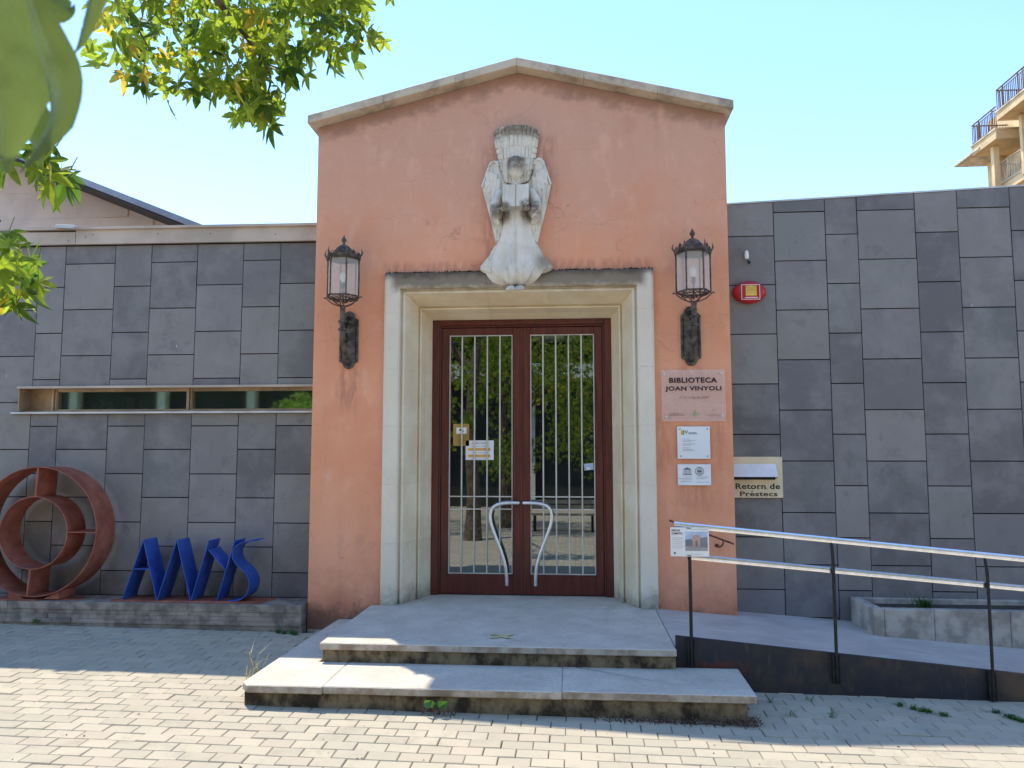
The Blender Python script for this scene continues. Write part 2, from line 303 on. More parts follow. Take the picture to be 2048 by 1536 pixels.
# ------------------------------------------------------------------ builders
class MB:
    def __init__(s): s.v = []; s.f = []; s.tone = None
    def add(s, vs, fs):
        n = len(s.v); s.v += [Vector(v) for v in vs]; s.f += [tuple(i+n for i in f) for f in fs]; return s
    def box(s, x0, x1, y0, y1, z0, z1, rot=None, piv=None):
        vs = [Vector((x, y, z)) for z in (z0, z1) for y in (y0, y1) for x in (x0, x1)]
        if rot is not None:
            p = Vector(piv) if piv else Vector(((x0+x1)/2, (y0+y1)/2, (z0+z1)/2)); vs = [rot @ (q-p)+p for q in vs]
        return s.add(vs, [(0, 2, 3, 1), (4, 5, 7, 6), (0, 1, 5, 4), (1, 3, 7, 5), (3, 2, 6, 7), (2, 0, 4, 6)])
    def prism(s, poly, a, b, axis='y'):
        # polygon in (x,z) extruded a..b along y, or (x,y) along z, or (y,z) along x
        P = {'y': lambda p, t: (p[0], t, p[1]), 'z': lambda p, t: (p[0], p[1], t), 'x': lambda p, t: (t, p[0], p[1])}[axis]
        n = len(poly)
        return s.add([P(p, a) for p in poly]+[P(p, b) for p in poly], [tuple(range(n)), tuple(range(2*n-1, n-1, -1))]+[(i, n+i, n+(i+1) % n, (i+1) % n) for i in range(n)])
    def tube(s, pts, r, n=8, cap=True, flat=1.0):
        pts = [Vector(p) for p in pts]; m = len(pts); rr = r if isinstance(r, (list, tuple)) else [r]*m
        vs = []; up = None
        for i, p in enumerate(pts):
            t = (pts[min(i+1, m-1)]-pts[max(i-1, 0)]).normalized()
            if up is None: up = Vector((0, 0, 1)) if abs(t.z) < .9 else Vector((0, 1, 0))
            a = t.cross(up).normalized(); b = a.cross(t).normalized(); up = b
            for j in range(n):
                q = 2*math.pi*j/n+.0001; vs.append(p+a*math.cos(q)*rr[i]+b*math.sin(q)*rr[i]*flat)
        fs = [(i*n+j, i*n+(j+1) % n, (i+1)*n+(j+1) % n, (i+1)*n+j) for i in range(m-1) for j in range(n)]
        if cap: fs += [tuple(range(n-1, -1, -1)), tuple((m-1)*n+j for j in range(n))]
        return s.add(vs, fs)
    def lathe(s, prof, c, n=16, ph=0):
        vs = [(c[0]+r*math.cos(ph+2*math.pi*j/n), c[1]+r*math.sin(ph+2*math.pi*j/n), c[2]+z) for r, z in prof for j in range(n)]
        m = len(prof)
        fs = [(i*n+j, i*n+(j+1) % n, (i+1)*n+(j+1) % n, (i+1)*n+j) for i in range(m-1) for j in range(n)]
        fs += [tuple(range(n-1, -1, -1)), tuple((m-1)*n+j for j in range(n))]
        return s.add(vs, fs)
    def ball(s, c, r, n=10, sq=(1, 1, 1)):
        pr = [(math.sin(math.pi*i/n)*r+.0005, -math.cos(math.pi*i/n)*r) for i in range(n+1)]
        k = len(s.v); s.lathe(pr, (0, 0, 0), n+2)
        for i in range(k, len(s.v)):
            v = s.v[i]; s.v[i] = Vector((v.x*sq[0]+c[0], v.y*sq[1]+c[1], v.z*sq[2]+c[2]))
        return s
    def build(s, name, mat, parent=None, bevel=0, seg=1, smooth=False, tones=None):
        wl = world(parent) if parent else Vector()
        me = bpy.data.meshes.new(name); me.from_pydata([v-wl for v in s.v], [], s.f)
        bm = bmesh.new(); bm.from_mesh(me)
        bmesh.ops.recalc_face_normals(bm, faces=bm.faces)
        if bevel:
            es = [e for e in bm.edges if len(e.link_faces) == 2 and e.calc_face_angle() > .5]
            bmesh.ops.bevel(bm, geom=es, offset=bevel, segments=seg, affect='EDGES', clamp_overlap=True)
        bm.to_mesh(me); bm.free()
        if tones:
            a = me.attributes.new('tone', 'FLOAT', 'FACE'); a.data.foreach_set('value', tones)
        me.materials.append(mat if not isinstance(mat, str) else M[mat])
        if smooth:
            for p in me.polygons: p.use_smooth = True
            try: me.set_sharp_from_angle(angle=R(40))
            except Exception: pass
        ob = bpy.data.objects.new(name, me); col.objects.link(ob)
        if parent: ob.parent = parent
        return ob
WL = {}
def world(o):
    p = Vector()
    while o is not None: p = p+o.location; o = o.parent
    return p
def tag(o, label=None, cat=None, group=None, kind=None):
    if label: o['label'] = label
    if cat: o['category'] = cat
    if group: o['group'] = group
    if kind: o['kind'] = kind
    return o
def thing(name, label, cat, loc=(0, 0, 0), group=None):
    o = bpy.data.objects.new(name, None); col.objects.link(o); o.location = loc; o.empty_display_size = .2
    return tag(o, label, cat, group)
def text_mesh(txt, size, bold=0, width=None, height=None, align='CENTER', space=1.0):
    cu = bpy.data.curves.new('txt', 'FONT'); cu.body = txt; cu.size = size; cu.offset = bold; cu.align_x = align
    cu.extrude = .0006; cu.space_character = space; cu.resolution_u = 3
    ob = bpy.data.objects.new('txt', cu); col.objects.link(ob)
    dg = bpy.context.evaluated_depsgraph_get(); dg.update()
    me = bpy.data.meshes.new_from_object(ob.evaluated_get(dg)); bpy.data.objects.remove(ob)
    vs = [v.co.copy() for v in me.vertices]; fs = [tuple(p.vertices) for p in me.polygons]; bpy.data.meshes.remove(me)
    x0 = min(v.x for v in vs); x1 = max(v.x for v in vs); y0 = min(v.y for v in vs); y1 = max(v.y for v in vs)
    sx = width/(x1-x0) if width else 1; sy = height/(y1-y0) if height else sx
    return [((v.x-(x0+x1)/2)*sx, v.z, (v.y-y0)*sy) for v in vs], fs
def put_text(name, txt, mat, parent, cx, y, zb, width, height=None, bold=.012, space=1.0):
    vs, fs = text_mesh(txt, 1, bold, width, height, space=space)
    m = MB(); m.add([(v[0]+cx, y-v[1], v[2]+zb) for v in vs], fs)
    return m.build(name, mat, parent)
def smoothcurve(pts, n=6):
    P = [Vector(p) for p in pts]; P = [P[0]*2-P[1]]+P+[P[-1]*2-P[-2]]; out = []
    for i in range(1, len(P)-2):
        for j in range(n):
            t = j/n; a, b, c, d = P[i-1:i+3]
            out.append(.5*((2*b)+(c-a)*t+(2*a-5*b+4*c-d)*t*t+(3*b-a-3*c+d)*t*t*t))
    return out+[P[-2]]

# ================================================================== SETTING: ground
def gz(x, y): return -.218-.011*(x+2.68)+.02*min(max(y, -60), .5)
g = MB(); g.add([(x, y, gz(x, y)-.03) for (x, y) in ((-8.3, -3.9), (6.3, -3.9), (6.3, .4), (-8.3, .4))], [(0, 1, 2, 3)])
pave = g.build('pavement', 'bed'); tag(pave, kind='structure')
# far ground sheet, reaching the horizon, with the paved forecourt hole filled by the sheet above
g = MB(); g.add([(x, y, gz(max(min(x, 40), -40), y)-.06) for (x, y) in ((-900, -900), (900, -900), (900, 900), (-900, 900))], [(0, 1, 2, 3)])
for i, v in enumerate(g.v): v.z = -.95
tag(g.build('terrain', 'bed'), kind='structure')
g = MB(); g.add([(x, y, gz(x, y)-.002) for (x, y) in ((-45, -60), (45, -60), (45, -3.9), (-45, -3.9))], [(0, 1, 2, 3)])
tag(g.build('plaza', 'plaza'), kind='structure')
PW, PH, JG = .2, .125, .004
def in_walls(x, y):
    if x < -2.68 and y+PH*.6 > -.15: return True
    if x > -2.42 and x+PW*.4 < 1.2 and y > -2.17: return True
    if x >= 1.0 and y > -1.46: return True
    return y > -.02
pav = []
row = 0; y = -3.9+JG
while y < .1:
    off = (row % 2)*PW/2 + .03
    x = -8.2+off
    while x < 6.2:
        if not in_walls(x, y): pav.append((x, y))
        x += PW
    y += PH; row += 1
def pz(x, y, r): return gz(x, y)+r
def paver_geo(x0, y0, dz, tilt):
    x1 = x0+PW-JG; y1 = y0+PH-JG; c = .0045; vs = []
    for (ins, h) in ((0, -.03), (0, -.006), (c, 0)):
        for (x, y) in ((x0+ins, y0+ins), (x1-ins, y0+ins), (x1-ins, y1-ins), (x0+ins, y1-ins)):
            vs.append((x, y, gz(x, y)+h+dz+tilt[0]*(x-x0-.1)+tilt[1]*(y-y0-.06)))
    fs = [(8, 9, 10, 11)]
    for k_ in (0, 4):
        fs += [(k_+i, k_+(i+1) % 4, k_+4+(i+1) % 4, k_+4+i) for i in range(4)]
    return vs, fs
camp = Vector(cam.location)
def vis(p):
    # roughly inside the picture (ground part)
    d = Vector((p[0]+.1, p[1]+.06, gz(*p)))-camp; rt = Vector((math.cos(yaw), math.sin(yaw), 0)); upv = rt.cross(fwd)
    zz = d.dot(fwd); return zz > 0 and abs(d.dot(rt)/zz) < .68 and abs(d.dot(upv)/zz) < .51
seen = sorted([p for p in pav if vis(p)], key=lambda p: (Vector((p[0], p[1], 0))-Vector((0, -7.75, 0))).length)
near = set(seen[:298]); rr = random.Random(3)
far = MB(); tones = []
for p in pav:
    j = (p[0]+rr.uniform(-.0012, .0012), p[1]+rr.uniform(-.0012, .0012))
    vs, fs = paver_geo(j[0], j[1], rr.gauss(0, .0016), (rr.uniform(-.014, .014), rr.uniform(-.02, .02)))
    if p in near:
        MB().add(vs, fs).build('paver', 'paver', pave)
    else:
        far.add(vs, fs); tones += [rr.random()]*len(fs)
o = far.build('paver_field', 'paver_s', pave, tones=None)
a = o.data.attributes.new('tone', 'FLOAT', 'FACE'); a.data.foreach_set('value', tones[:len(o.data.polygons)]); o['kind'] = 'stuff'

# ================================================================== entrance block
CX = -.567
EB = thing('entrance_block', 'pink rendered gabled entrance block between two dark grey clad walls', 'building', (CX, 0, 0))
X0, X1 = -2.68, 1.546
def gtop(x): return 5.49-abs(x-CX)*.2475
m = MB()
OX0, OX1, OZ = -1.535, .40, 2.98         # door opening
# front wall as a subdivided skin round the surround opening (surround covers its rim)
BX0, BX1, BZ = OX0-.38, OX1+.38, OZ+.38
m.prism([(X0, -.32), (BX0, -.32), (BX0, gtop(BX0)), (X0, gtop(X0))], 0, .3)
m.prism([(BX1, -.32), (X1, -.32), (X1, gtop(X1)), (BX1, gtop(BX1))], 0, .3)
m.prism([(BX0, BZ), (BX1, BZ), (BX1, gtop(BX1)), (CX, 5.49), (BX0, gtop(BX0))], 0, .3)
m.box(X0, X0+.3, .3, 5, -.32, 4.95); m.box(X1-.3, X1, .3, 5, -.32, 4.95)
m.prism([(X0, -.32), (X1, -.32), (X1, gtop(X1)), (CX, 5.49), (X0, gtop(X0))], 5, 5.2)
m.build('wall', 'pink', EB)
m = MB(); m.prism([(X0+.01, gtop(X0)-.12), (CX, 5.37), (X1-.01, gtop(X1)-.12), (X1-.01, gtop(X1)-.02), (CX, 5.47), (X0+.01, gtop(X0)-.02)], .31, 4.99)
m.build('roof', 'roofgrey', EB)
# coping stones
def cop(xa, xb, over=0):
    t0 = lambda x: gtop(x)+.005; T = .088
    mm = MB(); ys = (-.155, .33)
    pts = []
    for x in (xa, xb):
        for yy in ys: pts += [(x, yy, t0(x)), (x, yy, t0(x)+T)]
    mm.add(pts, [(0, 1, 5, 4), (2, 6, 7, 3), (1, 3, 7, 5), (0, 4, 6, 2), (0, 2, 3, 1), (4, 5, 7, 6)])
    return mm
xs = [X0-.07, -1.95, -1.2, CX]
for i in range(3): cop(xs[i]+(.0006 if i else 0), xs[i+1]-(.0006 if i < 2 else 0)).build('coping_stone', 'coping', EB, bevel=.005)
xs = [CX, .12, .86, X1+.06]
for i in range(3): cop(xs[i]+(.0006 if i else .0006), xs[i+1]-(.0006 if i < 2 else 0)).build('coping_stone', 'coping', EB, bevel=.005)

# door surround: profile (offset outwards from opening, y)
prof = [(.395, .30), (.395, -.045), (.375, -.06), (.25, -.062), (.234, -.05), (.230, .012), (.214, .018), (.210, -.004), (.190, .004), (.102, .245), (.100, .280), (.086, .285), (.082, .258), (.068, .260), (.062, .30), (.05, .35), (.045, .385), (0, .50), (0, .66)]
cap = [(.395, .66)]
P2 = prof+cap
def jamb(side, z0, z1, mit0=False):
    ex = OX0 if side < 0 else OX1
    mm = MB(); n = len(P2)
    mm.add([(ex+side*o_, y_, z0) for o_, y_ in P2]+[(ex+side*o_, y_, z1) for o_, y_ in P2], [tuple(range(n)), tuple(range(2*n-1, n-1, -1))]+[(i, i+1, n+i+1, n+i) for i in range(n-1)]+[(n-1, 0, n, 2*n-1)])
    return mm
def corner(side, zlow, xend):
    ex = OX0 if side < 0 else OX1; mm = MB(); n = len(P2)
    vs = [(ex+side*o_, y_, zlow) for o_, y_ in P2]+[(ex+side*o_, y_, OZ+o_) for o_, y_ in P2]+[(xend, y_, OZ+o_) for o_, y_ in P2]
    fs = [tuple(range(n)), tuple(range(3*n-1, 2*n-1, -1))]
    for k_ in (0, n): fs += [(k_+i, k_+i+1, k_+n+i+1, k_+n+i) for i in range(n-1)]+[(k_+n-1, k_, k_+n, k_+2*n-1)]
    return mm.add(vs, fs)
zs = [.035, .64, 1.222, 1.808, 2.385, 2.965]
for sd in (-1, 1):
    for i in range(5):
        jamb(sd, zs[i]+(.0006 if i else 0), zs[i+1]-.0006).build('jamb_stone', 'lime', EB)
corner(-1, 2.9656, -.8810).build('lintel_stone', 'lime', EB)
corner(1, 2.9656, -.2535).build('lintel_stone', 'lime', EB)
mm = MB(); n = len(P2)
mm.add([(-.879, y_, OZ+o_) for o_, y_ in P2]+[(-.255, y_, OZ+o_) for o_, y_ in P2], [tuple(range(n)), tuple(range(2*n-1, n-1, -1))]+[(i, i+1, n+i+1, n+i) for i in range(n-1)]+[(n-1, 0, n, 2*n-1)])
mm.build('lintel_stone', 'lime', EB)
# dark moss crust along the lintel's top ledge
mo = MB(); r2 = random.Random(5)
for i in range(420):
    x = r2.uniform(-1.93, .79)
    if -.93 < x < -.22: continue
    h = r2.uniform(.004, .022); a_ = r2.uniform(0, 3); s_ = r2.uniform(.004, .016)
    z = OZ+.396; yy = r2.uniform(-.045, -.004)
    mo.add([(x-s_, yy, z), (x+s_, yy+.004, z), (x, yy-.006, z+h), (x, yy+.008, z+h*.6)], [(0, 1, 2), (1, 3, 2), (0, 2, 3)])
mo.build('moss_crust', basic('black_moss', (.05, .035, .025), .95, bump=0), EB)['kind'] = 'stuff'
# door frame, leaves
DY = .55
m = MB(); W = .075
m.box(OX0, OX0+W, DY-.02, DY+.09, .04, OZ); m.box(OX1-W, OX1, DY-.02, DY+.09, .04, OZ); m.box(OX0+W, OX1-W, DY-.02, DY+.09, OZ-.06, OZ)
DF = m.build('door_frame', 'wood', EB, bevel=.006)
m = MB(); m.box(OX0+W, OX0+W+.02, DY, DY+.05, .05, OZ-.06); m.box(OX1-W-.02, OX1-W, DY, DY+.05, .05, OZ-.06); m.box(OX0+W+.02, OX1-W-.02, DY, DY+.05, OZ-.08, OZ-.06)
m.build('door_stop', 'wood', DF, bevel=.004)
def leaf(side):
    xo = OX0+W+.024 if side < 0 else OX1-W-.024; xi = CX+side*.003
    xa, xb = min(xo, xi), max(xo, xi); z0, z1 = .05, OZ-.085
    gx0, gx1 = (xa+.085, xb-.093) if side < 0 else (xa+.093, xb-.085); g0, g1 = .26, 2.815
    m = MB(); y0, y1 = DY+.01, DY+.06
    m.box(xa, gx0, y0, y1, z0, z1); m.box(gx1, xb, y0, y1, z0, z1); m.box(gx0, gx1, y0, y1, z0, g0); m.box(gx0, gx1, y0, y1, g1, z1)
    L = m.build('door_leaf', 'wood', EB, bevel=.004)
    m = MB(); t = .012; y2 = y0-.006
    m.box(gx0-t, gx0, y2, y0, g0-t, g1+t); m.box(gx1, gx1+t, y2, y0, g0-t, g1+t); m.box(gx0, gx1, y2, y0, g0-t, g0); m.box(gx0, gx1, y2, y0, g1, g1+t)
    m.build('glazing_bead', 'wood', L, bevel=.002)
    m = MB(); m.box(gx0+.001, gx1-.001, DY+.036, DY+.042, g0+.001, g1-.001); m.build('glass_pane', 'glass', L)
    m = MB(); t = .01
    m.box(gx0, gx0+t, DY+.012, DY+.03, g0, g1); m.box(gx1-t, gx1, DY+.012, DY+.03, g0, g1); m.box(gx0+t, gx1-t, DY+.012, DY+.03, g0, g0+t); m.box(gx0+t, gx1-t, DY+.012, DY+.03, g1-t, g1)
    m.build('grille_frame', 'bar', L)
    wd = (gx1-gx0)
    for i in range(4):
        x = gx0+wd*(i+1)/5; m = MB(); m.box(x-.0075, x+.0075, DY+.012, DY+.026, g0+.01, g1-.01); m.build('grille_bar', 'bar', L, bevel=.002)
    for z in (1.073, .941):
        m = MB(); m.box(gx0+.01, gx1-.01, DY+.004, DY+.012, z-.006, z+.006); m.build('grille_bar', 'bar', L)
    s = side
    pts = smoothcurve([(CX+s*.022, DY-.055, 1.01), (CX+s*.09, DY-.075, 1.012), (CX+s*.2, DY-.085, 1.005), (CX+s*.285, DY-.085, .972), (CX+s*.322, DY-.085, .90), (CX+s*.315, DY-.085, .80), (CX+s*.27, DY-.085, .67), (CX+s*.205, DY-.085, .50), (CX+s*.165, DY-.08, .36), (CX+s*.152, DY-.07, .24), (CX+s*.15, DY-.06, .155)], 5)
    h = MB().tube(pts, .018, 12).build('handle', 'steel', L, smooth=True)
    MB().tube([(CX+s*.15, DY+.012, .18), (CX+s*.15, DY-.062, .18)], .009, 8).build('handle_mount', 'steel', h)
    MB().tube([(CX+s*.026, DY+.012, 1.01), (CX+s*.026, DY-.058, 1.01)], .009, 8).build('handle_mount', 'steel', h)
    return L
LL, RL = leaf(-1), leaf(1)
m = MB(); m.box(CX-.012, CX+.012, DY-.004, DY+.0095, .06, OZ-.09); m.build('meeting_stile', 'wood', EB, bevel=.003)
# dark vestibule behind the glass
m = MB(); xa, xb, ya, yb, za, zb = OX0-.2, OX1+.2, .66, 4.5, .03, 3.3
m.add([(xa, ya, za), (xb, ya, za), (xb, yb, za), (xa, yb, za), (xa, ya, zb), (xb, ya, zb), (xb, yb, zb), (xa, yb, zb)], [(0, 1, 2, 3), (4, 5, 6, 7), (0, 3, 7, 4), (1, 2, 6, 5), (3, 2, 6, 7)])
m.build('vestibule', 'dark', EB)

# ================================================================== clad side walls
rc = random.Random(11)
WY = .25
def panels(root, cols, phase, zlo, ztop, holes=()):
    for i in range(len(cols)-1):
        xa, xb = cols[i]+.004, cols[i+1]-.004
        z = phase[i % 2]; cuts = []
        while z < 5: z += .5105
        while z > zlo+.03:
            cuts.append(z); z -= .5105
        cuts.append(zlo)
        for a, b in zip(cuts, cuts[1:]):
            za, zb = b+.005, a-.005
            if b == zlo: za = zlo
            ta, tb = ztop(xa), ztop(xb)
            if za > min(ta, tb)-.03: continue
            segs = [(za, zb)]; sides = []
            for (hx0, hx1, hz0, hz1) in holes:
                if xa < hx0-.03 < xb and za < hz1 and zb > hz0: sides.append((xa, hx0-.003, max(za, hz0), min(zb, hz1)))
                if xa < hx1 < xb-.03 and za < hz1 and zb > hz0: sides.append((hx1+.003, xb, max(za, hz0), min(zb, hz1)))
                if xa < hx1 and xb > hx0:
                    ns = []
                    for (p, q) in segs:
                        if q <= hz0 or p >= hz1: ns.append((p, q))
                        else:
                            if p < hz0-.01: ns.append((p, hz0))
                            if q > hz1+.01: ns.append((hz1, q))
                    segs = ns
            for (p, q) in segs:
                yo = rc.uniform(-.002, .002); rt_ = rc.uniform(-.004, .004)
                m = MB(); qa, qb = min(q, ta), min(q, tb)
                y0 = WY+yo
                m.add([(xa, y0, p), (xb, y0+rt_, p), (xb, y0+rt_, qb), (xa, y0, qa), (xa, WY+.02, p), (xb, WY+.02, p), (xb, WY+.02, qb), (xa, WY+.02, qa)],
                      [(0, 1, 2, 3), (7, 6, 5, 4), (0, 4, 5, 1), (1, 5, 6, 2), (2, 6, 7, 3), (3, 7, 4, 0)])
                fs_ = list(m.f); vs_ = list(m.v)
                for (sxa, sxb, sz0, sz1) in sides:   # the strip of the panel beside the opening
                    if not (abs(sz0-q) < .02 or abs(sz1-p) < .02): continue
                    b_ = len(m.v); m.box(sxa, sxb, y0, WY+.02, sz0, sz1)
                sides = [t for t in sides if not (abs(t[2]-q) < .02 or abs(t[3]-p) < .02)]
                m.build('cladding_panel', 'clad', root, bevel=.0015)
            for (sxa, sxb, sz0, sz1) in sides:
                m = MB(); m.box(sxa, sxb, WY, WY+.02, sz0, sz1); m.build('cladding_panel', 'clad', root, bevel=.0015)
LW = thing('clad_wall', 'dark grey slate clad wall with a long slot window, left of the pink block', 'wall', (-5.5, WY, 0))
LC = [-8.0, -7.45, -6.95, -6.43, -5.91, -5.60, -5.027, -4.61, -4.088, -3.57, -3.155, -2.685]
WX0, WX1, WZ0, WZ1 = -6.055, -2.685, 1.985, 2.24
wtopL = lambda x: 3.80-.006*(x+2.7)
panels(LW, LC, (3.357, 3.617), .045, wtopL, [(WX0-.002, 0, WZ0-.028, WZ1+.016)])
m = MB()
m.box(-14.0, WX0, WY+.02, WY+.5, -.5, 3.98); m.box(WX0, -2.685, WY+.02, WY+.5, -.5, WZ0-.02); m.box(WX0, -2.685, WY+.02, WY+.5, WZ1+.02, 3.98)
m.build('backing_wall', 'clad_back', LW)
# coping: fascia in lengths, drip lip, loose plate
seam = -5.47
for (a_, b_) in ((-8.0, seam-.003), (seam+.003, -2.683)):
    m = MB(); m.add([(a_, .205, wtopL(a_)+.012), (b_, .205, wtopL(b_)+.012), (b_, .2, 3.965), (a_, .2, 4.0), (a_, .245, wtopL(a_)+.012), (b_, .245, wtopL(b_)+.012), (b_, .245, 3.965), (a_, .245, 4.0)],
                [(0, 1, 2, 3), (7, 6, 5, 4), (0, 4, 5, 1), (1, 5, 6, 2), (2, 6, 7, 3), (3, 7, 4, 0)])
    m.build('fascia', 'flash', LW)
m = MB(); m.add([(-8, .17, 4.002), (-2.683, .17, 3.967), (-2.683, .17, 3.995), (-8, .17, 4.03), (-8, .8, 4.002), (-2.683, .8, 3.967), (-2.683, .8, 3.995), (-8, .8, 4.03)],
                [(0, 1, 2, 3), (7, 6, 5, 4), (0, 4, 5, 1), (1, 5, 6, 2), (2, 6, 7, 3), (3, 7, 4, 0)])
m.build('coping_cap', 'flash', LW)
m = MB(); m.box(-5.66, -5.45, .13, .3, 3.99, 4.03, Matrix.Rotation(R(3), 3, 'Y')); m.build('loose_joint_plate', 'flash_light', LW, bevel=.003)
for x in (-5.55, -5.35, -5.27, -4.52, -3.93, -3.2):
    zr = 3.86+rc.uniform(0, .07); MB().tube([(x, .203, zr), (x, .196, zr)], .005, 6).build('rivet', 'iron', LW)
# slot window
m = MB(); m.box(WX0, WX1, .235, .5, WZ1, WZ1+.014); m.box(WX0, WX0+.012, .235, .5, WZ0, WZ1)
wn = m.build('window', 'bronze', LW)
m = MB(); m.box(WX0-.01, WX1, .218, .26, WZ1-.004, WZ1+.022); m.build('head_trim', 'flash', wn, bevel=.002)
m = MB(); m.box(WX0+.012, -5.762, .42, .45, WZ0+.012, WZ1-.001); m.build('end_panel', 'bronze', wn)
m = MB(); m.box(WX0, WX1, .30, .5, WZ0-.006, WZ0+.012); m.build('inner_sill', 'bronze', wn)
m = MB(); m.box(WX0-.055, WX1+.0, .20, .30, WZ0-.026, WZ0-.006); m.build('sill', 'white_metal', wn, bevel=.003)
for x in (-5.76, -4.21):
    for i, dx in enumerate((0, .022, .044)):
        m = MB(); m.box(x+dx, x+dx+.014, .36-.02*(i == 1), .44, WZ0+.012, WZ1-.001); m.build('mullion', 'bronze', wn)
m = MB(); m.box(-5.70, -2.69, .37, .43, WZ1-.03, WZ1-.0005); m.box(-5.70, -2.69, .37, .43, WZ0+.0125, WZ0+.03); m.build('frame', 'bronze', wn)
for (a_, b_) in ((-5.695, -4.212), (-4.15, -2.69)):
    m = MB(); m.box(a_, b_, .40, .406, WZ0+.03, WZ1-.03); m.build('pane', 'greenglass', wn)
m = MB(); m.box(-6.04, -2.69, .9, .95, 1.6, 2.7); m.build('room_wall', 'green_room', LW)
# things standing inside the window on the shelf
m = MB()
for (x, h, wd) in ((-5.42, .11, .06), (-5.32, .15, .04), (-5.22, .13, .05), (-5.0, .17, .08), (-4.85, .14, .09)): m.box(x, x+wd, .55, .57, WZ0+.0, WZ0+h)
m.build('shelf_papers', 'white', LW)

RW = thing('clad_wall', 'dark grey slate clad wall with gently rising top, right of the pink block', 'wall', (3.0, WY, 0))
RC = [1.55, 2.062, 2.578, 2.897, 3.467, 3.882, 4.394, 4.84, 5.36, 5.9, 6.4, 6.9, 7.4]
wtopR = lambda x: 4.10+.0385*(x-1.6)
panels(RW, RC, (3.764, 4.008), -.16, wtopR, [(1.5, 2.0585, 1.092, 1.496)])
m = MB(); m.prism([(1.56, -.9), (14, -.9), (14, wtopR(14)), (1.56, wtopR(1.56))], WY+.021, WY+.45); m.build('backing_wall', 'clad_back', RW)
m = MB(); m.prism([(1.552, wtopR(1.552)+.003), (14, wtopR(14)+.003), (14, wtopR(14)+.02), (1.552, wtopR(1.552)+.02)], WY-.008, WY+.46); m.build('coping_cap', 'flash_light', RW)

# ================================================================== steps
ST = thing('entrance_steps', 'two worn limestone steps with a wide landing before the door', 'steps', (CX, -1.2, -.25))
def slab(poly, z0, z1, name='landing_slab', mat='step', root=ST, bev=.007, back=0):
    m = MB(); m.prism(poly, z0, z1, 'z'); return m.build(name, mat, root, bevel=bev)
LZ = .04
def wob(xa, xb, y, n, amp, seed):
    q = random.Random(seed); return [(xa+(xb-xa)*i/n, y+q.uniform(-amp, amp)) for i in range(n+1)]
# landing in four slabs
xs = [-2.02, .765]
for i in range(1):
    a_, b_ = xs[i]+(.0015 if i else 0), xs[i+1]-.0015
    fr = wob(a_, b_, -1.612, 10, .002, i)
    slab(fr+[(b_, -.07), (a_, -.07)], LZ-.055, LZ)
slab([(-1.93, -.0685), (.79, -.0685), (.40+.2, .648), (-1.735, .648)], LZ-.055, LZ-.001, bev=0)
slab([(-2.0, -1.585), (.76, -1.585), (.76, -.08), (-2.0, -.08)], -.12, LZ-.055, 'riser', 'riser', bev=.004)
SZ = -.112
xs = [-2.40, -1.79, -.1, 1.222]
for i in range(3):
    a_, b_ = xs[i]+(.0005 if i else 0), xs[i+1]-(.0005 if i < 2 else 0)
    fr = wob(a_, b_, -2.235+.03*(i/2), 9, .003, 20+i)
    if i == 0:
        fr = [(-2.345, -2.228)]+fr[1:]
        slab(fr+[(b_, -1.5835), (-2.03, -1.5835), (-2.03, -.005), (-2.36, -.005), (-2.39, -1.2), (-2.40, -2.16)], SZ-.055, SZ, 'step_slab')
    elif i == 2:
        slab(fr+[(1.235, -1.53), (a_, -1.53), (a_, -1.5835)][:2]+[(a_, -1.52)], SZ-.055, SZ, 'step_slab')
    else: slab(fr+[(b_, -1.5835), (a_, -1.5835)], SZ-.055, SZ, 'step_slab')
m = MB(); m.prism([(-2.37, -2.195), (1.165, -2.17), (1.165, -1.62), (.7, -1.56), (-2.02, -1.55), (-2.02, -.01), (-2.34, -.01)], -.5, SZ-.055, 'z'); m.build('riser', 'riser', ST, bevel=.006)
# worn yellow mark on the landing
ym = MB(); q = random.Random(8)
for i in range(80):
    t = q.random(); s_ = q.choice((-1, 1)); x = -.60+(t-.5)*.17; y = -1.30+s_*(t-.5)*.14+q.uniform(-.02, .02)
    w_ = q.uniform(.010, .028); h_ = q.uniform(.006, .016)
    ym.add([(x-w_, y-h_, LZ+.002+i*.00005), (x+w_, y-h_*.6, LZ+.002+i*.00005), (x+w_*.7, y+h_, LZ+.002+i*.00005), (x-w_*.8, y+h_*.8, LZ+.002+i*.00005)], [(0, 1, 2, 3)])
ym.build('yellow_paint_mark', 'yellowpaint', ST)

# ================================================================== ramp
RP = thing('access_ramp', 'sloping concrete ramp with a dark rusty steel side plate', 'ramp', (2.5, -.7, -.3))
rz = lambda x: .036-.072*(x-.78)
m = MB()
def slope_box(m, xa, xb, ya, yb, f1, f0, f2=None):
    f2 = f2 or f1
    m.add([(xa, ya, f0(xa)), (xb, ya, f0(xb)), (xb, yb, f0(xb)), (xa, yb, f0(xa)), (xa, ya, f1(xa)), (xb, ya, f1(xb)), (xb, yb, f1(xb)), (xa, yb, f1(xa))],
          [(0, 3, 2, 1), (4, 5, 6, 7), (0, 1, 5, 4), (1, 2, 6, 5), (2, 3, 7, 6), (3, 0, 4, 7)])
slope_box(m, .768, 6.2, -1.492, -.071, rz, lambda x: -.7)
m.build('ramp_surface', 'ramp', RP)
m = MB(); slope_box(m, .80, 6.2, -.0705, WY-.003, lambda x: rz(x)-.001, lambda x: -.7); m.build('ramp_surface', 'ramp', RP)
m = MB(); slope_box(m, .768, 6.2, -1.51, -1.4925, lambda x: .125-.0905*(x-.77), lambda x: -.6); m.build('side_plate', 'plate', RP, bevel=.004)

